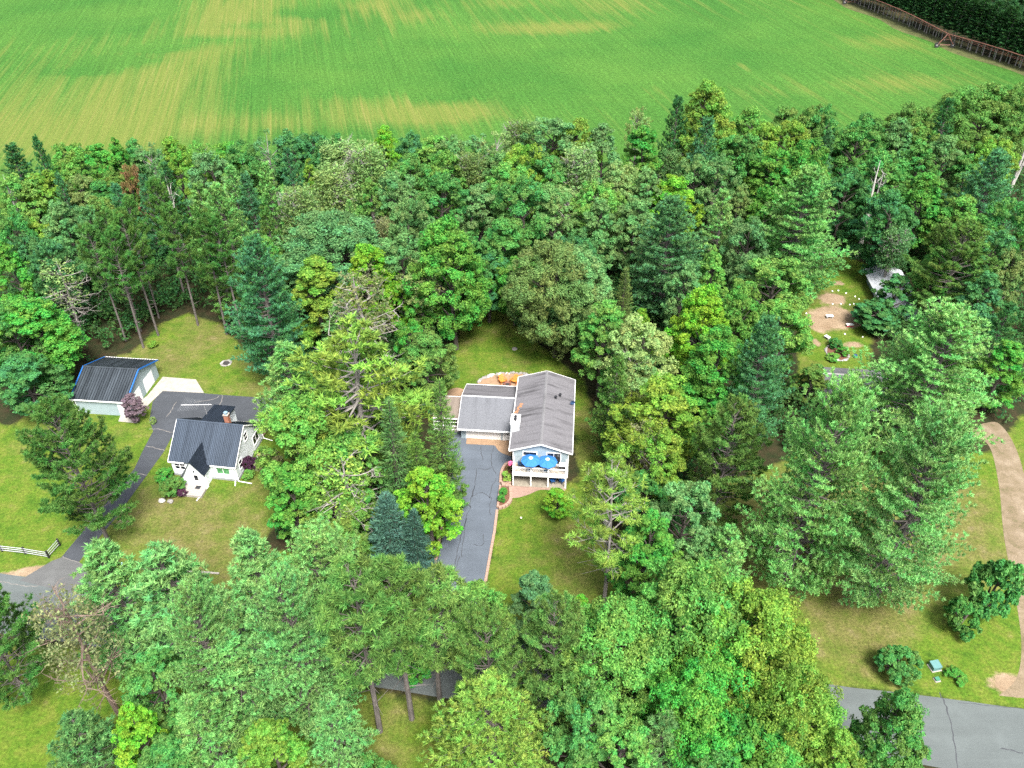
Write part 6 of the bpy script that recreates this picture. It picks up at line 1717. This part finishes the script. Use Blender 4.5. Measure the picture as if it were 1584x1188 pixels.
# pink flower basket at the house corner
g = empty("flower_basket", rl(-3.95, -0.05, 0), 0); tag(g, "pink flower pot on a stand at the balcony's left corner", "flowers")
MB().tube([(0, 0, 0), (0, 0, 2.2)], 0.03, 5).build("stand", MAT['blackmetal'], g)
MB().lathe(0, 0, [(0.1, 2.1), (0.22, 2.35), (0.24, 2.4)], 10).build("pot", MAT['dark'], g)
mb = MB(); r_ = random.Random(3)
for k in range(60):
    a, b_ = r_.uniform(0, 6.3), r_.uniform(-0.4, 1.4); R_ = 0.32
    c_ = (R_ * math.cos(a) * math.cos(b_), R_ * math.sin(a) * math.cos(b_), 2.5 + 0.3 * math.sin(b_)); s = 0.08
    mb.slab([(c_[0] - s, c_[1] - s, c_[2]), (c_[0] + s, c_[1] - s, c_[2] + 0.03), (c_[0] + s, c_[1] + s, c_[2]), (c_[0] - s, c_[1] + s, c_[2] + 0.03)], 0.01)
mb.build("blossoms", MAT['pink'], g, kind="stuff")

# back patio: Adirondack chairs, fire pit, lamp, stone border
def adirondack(px, py, rz, label):
    X, Y = G(px, py); e = empty("adirondack_chair", (X, Y, 0.02), rz, (1.25, 1.25, 1.25)); tag(e, label, "chair", "orange Adirondack chairs behind the house")
    for k in range(5):
        x = -0.26 + k * 0.13
        MB().slab([(x - 0.055, 0.12, 0.30), (x + 0.055, 0.12, 0.30), (x + 0.06, 0.55, 1.0 - abs(k - 2) * 0.05), (x - 0.06, 0.55, 1.0 - abs(k - 2) * 0.05)], 0.03).build("back_slat", MAT['orange'], e)
    for k in range(5):
        y = -0.38 + k * 0.115
        MB().box(-0.3, 0.3, y, y + 0.10, 0.42 - k * 0.03, 0.445 - k * 0.03).build("seat_slat", MAT['orange'], e)
    for x in (-0.40, 0.40):
        MB().slab([(x - 0.09, -0.42, 0.60), (x + 0.09, -0.42, 0.60), (x + 0.06, 0.35, 0.58), (x - 0.06, 0.35, 0.58)], 0.03).build("armrest", MAT['orange'], e)
        MB().box(x - 0.03, x + 0.03, -0.38, -0.28, 0, 0.57).build("leg", MAT['orange'], e)
        MB().slab([(x - 0.02, -0.38, 0.42), (x + 0.02, -0.38, 0.42), (x + 0.02, 0.6, 0.08), (x - 0.02, 0.6, 0.08)], 0.08).build("side_rail", MAT['orange'], e)
adirondack(777.5, 592, 0.5, "orange Adirondack chair on the back patio, left one")
adirondack(796, 592, -0.5, "orange Adirondack chair on the back patio, nearer the roof")
X, Y = G(785, 597); e = empty("fire_pit", (X, Y, 0.02)); tag(e, "round dark fire pit bowl between the orange chairs", "fire pit")
MB().lathe(0, 0, [(0.30, 0), (0.30, 0.2), (0.6, 0.38), (0.62, 0.42), (0.52, 0.40), (0.2, 0.25), (0.01, 0.24)], 16).build("bowl", MAT['rust'], e)
MB().lathe(0, 0, [(0.5, 0.30), (0.01, 0.36)], 12).build("ash", MAT['ash'], e)
X, Y = G(772.7, 587); e = empty("garden_lamp", (X, Y, 0)); tag(e, "cream globe lamp on a short post at the edge of the back patio", "lamp")
MB().tube([(0, 0, 0), (0, 0, 0.75)], 0.07, 6).build("post", MAT['pale_stone'], e)
MB().lathe(0, 0, [(0.05, 0.72), (0.24, 0.86), (0.29, 1.02), (0.24, 1.2), (0.05, 1.3)], 12).build("globe", MAT['lampglobe'], e, smooth=True)
def rock_mesh(seed, mat):
    r = random.Random(seed); mb = MB(); n, m = 7, 4
    prof = [(0.75, 0.0), (1.0, 0.35), (0.8, 0.75), (0.35, 0.98)]
    P = [((q * (1 + r.uniform(-.2, .2))) * math.cos(2 * math.pi * k / n), (q * (1 + r.uniform(-.2, .2))) * math.sin(2 * math.pi * k / n), z + r.uniform(-.06, .06)) for q, z in prof for k in range(n)]
    Fc = [(i * n + k, i * n + (k + 1) % n, (i + 1) * n + (k + 1) % n, (i + 1) * n + k) for i in range(m - 1) for k in range(n)] + [tuple((m - 1) * n + k for k in range(n))]
    return mb.add(P, Fc).mesh("stone", MAT[mat])
RK = [rock_mesh(k, 'pale_stone' if k % 3 == 1 else 'stone') for k in range(6)]
def ring_of_stones(e, cx, cy, rx, ry, n, size, a0=0, a1=2 * math.pi, seed=0):
    r = random.Random(seed)
    for k in range(n):
        a = a0 + (a1 - a0) * (k + r.uniform(-0.25, 0.25)) / n; s = size * r.uniform(0.7, 1.3)
        o = link_mesh("stone", RK[r.randrange(6)], e); o.location = (cx + rx * math.cos(a), cy + ry * math.sin(a), 0.0); o.scale = (s, s * r.uniform(0.8, 1.2), s * 0.75); o.rotation_euler = (0, 0, r.uniform(0, 6))
cx, cy = G(790, 594)
e = empty("stone_border", (0, 0, 0)); tag(e, "curved border of pale rounded stones around the back patio", "stones")
ring_of_stones(e, cx, cy, 5.1, 2.9, 24, 0.25, 0.5, 3.1, 1)
ring_of_stones(e, cx, cy, 4.8, 2.6, 12, 0.22, 0.8, 2.7, 2)
X, Y = G(350, 562); e = empty("fire_ring", (X, Y, 0)); tag(e, "small stone fire ring on the barn lawn", "fire ring")
ring_of_stones(e, 0, 0, 0.75, 0.75, 14, 0.2, seed=4)
MB().lathe(0, 0, [(0.62, 0.02), (0.3, 0.07), (0.01, 0.06)], 12).build("ash", MAT['ash'], e)
X, Y = G(796, 540); e = MB().lathe(0, 0, [(0.45, 0), (0.45, 0.08), (0.38, 0.11), (0.05, 0.12)], 14).build("septic_lid", MAT['stone']); e.location = (X, Y, 0.0); tag(e, "round grey lid set in the back lawn", "lid")

# cottage yard details
def bench(X, Y, rz, label, mat='wood', leg='white', L_=1.5):
    e = empty("bench", (X, Y, 0), rz); tag(e, label, "bench")
    for k in range(3): MB().box(-L_ / 2, L_ / 2, -0.24 + k * 0.17, -0.10 + k * 0.17, 0.42, 0.46).build("seat_slat", MAT[mat], e)
    for k in range(2): MB().slab([(-L_ / 2, 0.28 + 0.03 * k, 0.62 + k * 0.2), (L_ / 2, 0.28 + 0.03 * k, 0.62 + k * 0.2), (L_ / 2, 0.31 + 0.03 * k, 0.76 + k * 0.2), (-L_ / 2, 0.31 + 0.03 * k, 0.76 + k * 0.2)], 0.03).build("back_slat", MAT[mat], e)
    for x in (-L_ / 2 + 0.08, L_ / 2 - 0.08):
        MB().box(x - 0.04, x + 0.04, -0.24, -0.16, 0, 0.42).build("leg", MAT[leg], e)
        MB().box(x - 0.04, x + 0.04, 0.20, 0.28, 0, 0.98).build("leg", MAT[leg], e)
bench(*G(404, 703), 1.35, "white and brown garden bench beside the cottage's right wall")
e = empty("back_step", wl_(3.6, DP + 1.4), math.radians(-8)); tag(e, "small wooden back step with rails behind the cottage", "steps")
MB().box(-1.0, 1.0, -1.2, 0.6, 0.25, 0.32).build("platform", MAT['wood'], e)
for x in (-0.9, 0.9): 
    for y in (-1.1, 0.5): MB().box(x - 0.05, x + 0.05, y - 0.05, y + 0.05, 0, 1.2).build("post", MAT['white'], e)
for x in (-0.9, 0.9): MB().box(x - 0.04, x + 0.04, -1.05, 0.45, 1.1, 1.17).build("rail", MAT['white'], e)
X, Y, _ = wl_(3.9, DP + 2.6)
e = MB().lathe(0, 0, [(0.2, 0), (0.26, 0.3), (0.12, 0.5), (0.2, 0.8), (0.16, 1.05), (0.03, 1.2)], 10).build("garden_statue", MAT['pale_stone']); e.location = (X, Y, 0); tag(e, "small pale garden statue by the cottage's back step", "statue")
for i, (px, py, s, lb) in enumerate(((251, 776, 0.5, "bluish white boulder on the lawn below the olive shrub, left one"), (264.5, 777, 0.45, "white boulder on the lawn below the olive shrub, right one"))):
    X, Y = G(px, py); o = link_mesh("boulder", RK[1 + 2 * i]); o.location = (X, Y, 0); o.scale = (s, s * 0.8, s); tag(o, lb, "boulder")
# rail fence by the road
fn = empty("rail_fence", (0, 0, 0)); tag(fn, "pale three-rail fence with dark posts at the left road edge", "fence")
fp = [G(x, y) for x, y in ((-68, 845), (-32, 847), (4, 853), (40, 857), (76, 863), (93, 844)) ]
for i, (x, y) in enumerate(fp):
    MB().rbox(x, y, 0, 1.25, 0.2, 0.2, -0.15, 0.9).build("post", MAT['blackmetal'], fn)
for (x0, y0), (x1, y1) in zip(fp[:-1], fp[1:]):
    for z in (0.35, 0.72, 1.08): MB().tube([(x0, y0 - 0.06, z), (x1, y1 - 0.06, z)], 0.055, 4).build("rail", MAT['galv'], fn)
e = empty("mailbox", (*G(193, 884), 0), 0.1); tag(e, "pale blue mailbox on a post at the roadside, half hidden by pines", "mailbox")
MB().box(-0.06, 0.06, -0.06, 0.06, 0, 1.05).build("post", MAT['greywood'], e)
mb = MB(); prof = [(0.16 * math.cos(a), 1.2 + 0.16 * math.sin(a)) for a in np.linspace(0, math.pi, 7)] + [(-0.16, 1.05), (0.16, 1.05)]
n = len(prof); mb.add([(x, -0.3, z) for x, z in prof] + [(x, 0.3, z) for x, z in prof], [tuple(range(n - 1, -1, -1)), tuple(range(n, 2 * n))] + [(i, (i + 1) % n, n + (i + 1) % n, n + i) for i in range(n)])
mb.build("box", simple("pale_blue_enamel", (0.40, 0.60, 0.72), 0.4), e)
MB().box(0.16, 0.18, -0.1, -0.06, 1.2, 1.45).build("flag", MAT['redpaint'], e)
e = empty("newspaper_box", (*G(184.5, 872), 0), 0.1); tag(e, "small dark newspaper box on a post behind the mailbox", "box")
MB().box(-0.05, 0.05, -0.05, 0.05, 0, 1.0).build("post", MAT['greywood'], e)
MB().box(-0.14, 0.14, -0.25, 0.25, 1.0, 1.25).build("box", MAT['navy'], e)
e = empty("timber_edging", (0, 0, 0)); tag(e, "weathered timber border along the cottage lawn behind the foreground pines", "edging")
tp = [G(x, y) for x, y in ((225, 872), (262, 880), (300, 885), (340, 888))]
for (x0, y0), (x1, y1) in zip(tp[:-1], tp[1:]): MB().tube([(x0, y0, 0.12), (x1 - 0.05, y1, 0.12)], 0.13, 6).build("timber", MAT['greywood'], e)

# utility boxes
def ubox(px, py, w, d, h, mat, label, rz=0.2):
    e = empty("utility_box", (*G(px, py), 0), rz); tag(e, label, "utility box")
    MB().box(-w / 2, w / 2, -d / 2, d / 2, 0.08, h * 0.8).build("cabinet", MAT[mat], e)
    MB().slab([(-w / 2 - 0.03, -d / 2 - 0.03, h * 0.86), (w / 2 + 0.03, -d / 2 - 0.03, h * 0.86), (w / 2 + 0.03, d / 2 + 0.03, h), (-w / 2 - 0.03, d / 2 + 0.03, h)], h * 0.1).build("lid", MAT['teal_box'] if mat != 'green_box' else MAT[mat], e)
    MB().box(-w / 2 - 0.1, w / 2 + 0.1, -d / 2 - 0.1, d / 2 + 0.1, 0, 0.08).build("pad", MAT['concrete'], e)
ubox(1445, 1033, 0.95, 0.85, 0.75, 'teal_box', "pale teal utility cabinet on the grass by the road at lower right")
ubox(1449, 1052, 0.42, 0.36, 0.32, 'green_box', "small low green utility box in front of the teal cabinet")
ubox(931, 943, 0.42, 0.42, 0.55, 'teal_box', "small green utility box at the foot of the lone red pine")
# lawn markers
for i, (px, py, lb) in enumerate(((806, 804, "small dark stake light on the front lawn below the paver walk"),)):
    e = empty("stake_light", (*G(px, py), 0)); tag(e, lb, "lamp")
    MB().tube([(0, 0, 0), (0, 0, 0.35)], 0.04, 5).build("stake", MAT['dark'], e); MB().lathe(0, 0, [(0.14, 0.35), (0.14, 0.42), (0.02, 0.5)], 8).build("cap", MAT['lampglobe'], e)
# sandy yard
mk = MB().lathe(0, 0, [(0.15, 0), (0.15, 0.1), (0.09, 0.15), (0.02, 0.16)], 8).mesh("marker_stone", MAT['white'])
for (x, y) in ((668, 305), (758, 295), (875, 335), (1015, 385), (1075, 425), (1120, 495), (995, 500), (935, 512), (797, 500), (670, 500), (1240, 658), (860, 960), (1132, 1005), (268, 645), (246, 728), (316, 822)):
    o = link_mesh("marker_stone", mk); X, Y = G(1220 + x * 0.101, 420 + y * 0.101); o.location = (X, Y, 0); tag(o, "small round white marker lying in the sandy yard's grass", "marker", "white markers in the sandy yard")
def slab_bench(px, py, rz, label, stripe=None, L_=1.2):
    e = empty("low_bench", (*G(px, py), 0), rz); tag(e, label, "bench", "low benches in the sandy yard")
    MB().box(-L_ / 2, L_ / 2, -0.28, 0.28, 0.38, 0.48).build("seat", MAT['white'], e)
    for x in (-L_ / 2 + 0.15, L_ / 2 - 0.15): MB().box(x - 0.12, x + 0.12, -0.24, 0.24, 0, 0.38).build("support", MAT['stone'], e)
    if stripe: MB().box(-L_ / 2, L_ / 2, -0.30, -0.282, 0.12, 0.30).build("stripe", MAT['redpaint'], e)
slab_bench(1282.5, 491.5, 0.05, "low white bench alone in the middle of the sand patch")
slab_bench(1323, 489.5, 0.5, "low grey-white bench at the right rim of the sand patch", None, 0.9)
slab_bench(1314, 505, 0.02, "low white bench with a red stripe at the sand patch's lower right", True)
slab_bench(1279, 524, -1.0, "low white bench turned sideways above the ringed garden bed", None, 0.9)
cx, cy = G(1295, 546); e = empty("garden_bed_ring", (0, 0, 0)); tag(e, "oval garden bed ringed with grey stones below the sandy yard", "garden bed")
ring_of_stones(e, cx, cy, 1.75, 2.2, 30, 0.24, seed=7)
MB().prism([(cx + 1.6 * math.cos(t), cy + 2.0 * math.sin(t)) for t in np.linspace(0, 6.28, 18)[:-1]], 0.0, 0.1).build("soil", MAT['mulch'], e)
e = empty("plant_pot", (*G(1322.5, 553), 0)); tag(e, "dark plant pot on the grass right of the ringed garden bed", "pot")
MB().lathe(0, 0, [(0.2, 0), (0.3, 0.45), (0.33, 0.5), (0.27, 0.5), (0.22, 0.4), (0.01, 0.38)], 12).build("pot", MAT['navy'], e)
X, Y = G(1345, 915); o = link_mesh("boulder", RK[2]); o.location = (X, Y, 0); o.scale = (0.7, 0.6, 0.8); tag(o, "grey rounded boulder under the giant pines near the lower right lawn", "boulder")
X, Y = G(1336, 909); o = link_mesh("boulder", RK[4]); o.location = (X, Y, 0); o.scale = (0.5, 0.5, 0.5); tag(o, "smaller dark boulder left of the grey one under the giant pines", "boulder")

# ------------------------------------------------------------------ centre-pivot irrigation line
PV = empty("irrigation_pivot", (0, 0, 0)); tag(PV, "long rusty irrigation pipe on wheeled towers between field and plantation", "irrigation pivot")
tw = [(164.0, 231.0), (143.0, 285.0), (131.0, 343.0), (117.0, 401.0)]
PH = 4.3
for i, ((x0, y0), (x1, y1)) in enumerate(zip(tw[:-1], tw[1:])):
    n = 12; pts = []
    for k in range(n + 1):
        t = k / n; pts.append((x0 + (x1 - x0) * t, y0 + (y1 - y0) * t, PH + 0.9 * math.sin(math.pi * t)))
    MB().tube(pts, 0.12, 6).build("pipe", MAT['rust'], PV)
    lo = [(p[0], p[1], p[2] - 1.1 * math.sin(math.pi * k / n) - 0.05) for k, p in enumerate(pts)]
    for s in (-0.7, 0.7):
        MB().tube([(p[0] + s, p[1], p[2]) for p in lo], 0.02, 4).build("truss_rod", MAT['rust'], PV)
    for k in range(1, n):
        for s in (-0.7, 0.7): MB().tube([pts[k], (lo[k][0] + s, lo[k][1], lo[k][2])], 0.02, 3).build("truss_strut", MAT['rust'], PV)
        p = pts[k]; MB().tube([(p[0] + 0.15, p[1], p[2]), (p[0] + 0.25, p[1], 2.0)], 0.03, 3).build("drop_hose", MAT['galv'], PV)
for i, (x, y) in enumerate(tw):
    t = MB()
    for s in (-1, 1):
        for q in (-0.5, 0.5):
            t.tube([(x + s * 2.6, y + q * 0.6, 0.9), (x + q * 0.4, y, PH - 0.05)], 0.09, 4)
    t.tube([(x - 2.9, y, 0.85), (x + 2.9, y, 0.85)], 0.11, 4).tube([(x - 1.3, y, 2.5), (x + 1.3, y, 2.5)], 0.05, 4)
    to = t.build("tower", MAT['rust'], PV)
    for s in (-1, 1):
        wv = MB(); P = []; n = 16
        for dy_ in (-0.18, 0.18):
            for rr_ in (0.35, 0.85):
                P += [(x + s * 2.6 + rr_ * math.cos(2 * math.pi * k / n), y + dy_, 0.85 + rr_ * math.sin(2 * math.pi * k / n)) for k in range(n)]
        Fc = []
        for k in range(n):
            j = (k + 1) % n
            Fc += [(n + k, n + j, 3 * n + j, 3 * n + k), (k, j, n + j, n + k), (2 * n + k, 3 * n + k, 3 * n + j, 2 * n + j), (k, 2 * n + k, 2 * n + j, j)]
        wv.add(P, Fc); wo_ = wv.build("wheel", MAT['tyre'], to)
        MB().box(x + s * 2.6 - 0.3, x + s * 2.6 + 0.3, y - 0.1, y + 0.1, 0.55, 1.15).build("hub", MAT['galv'], wo_)
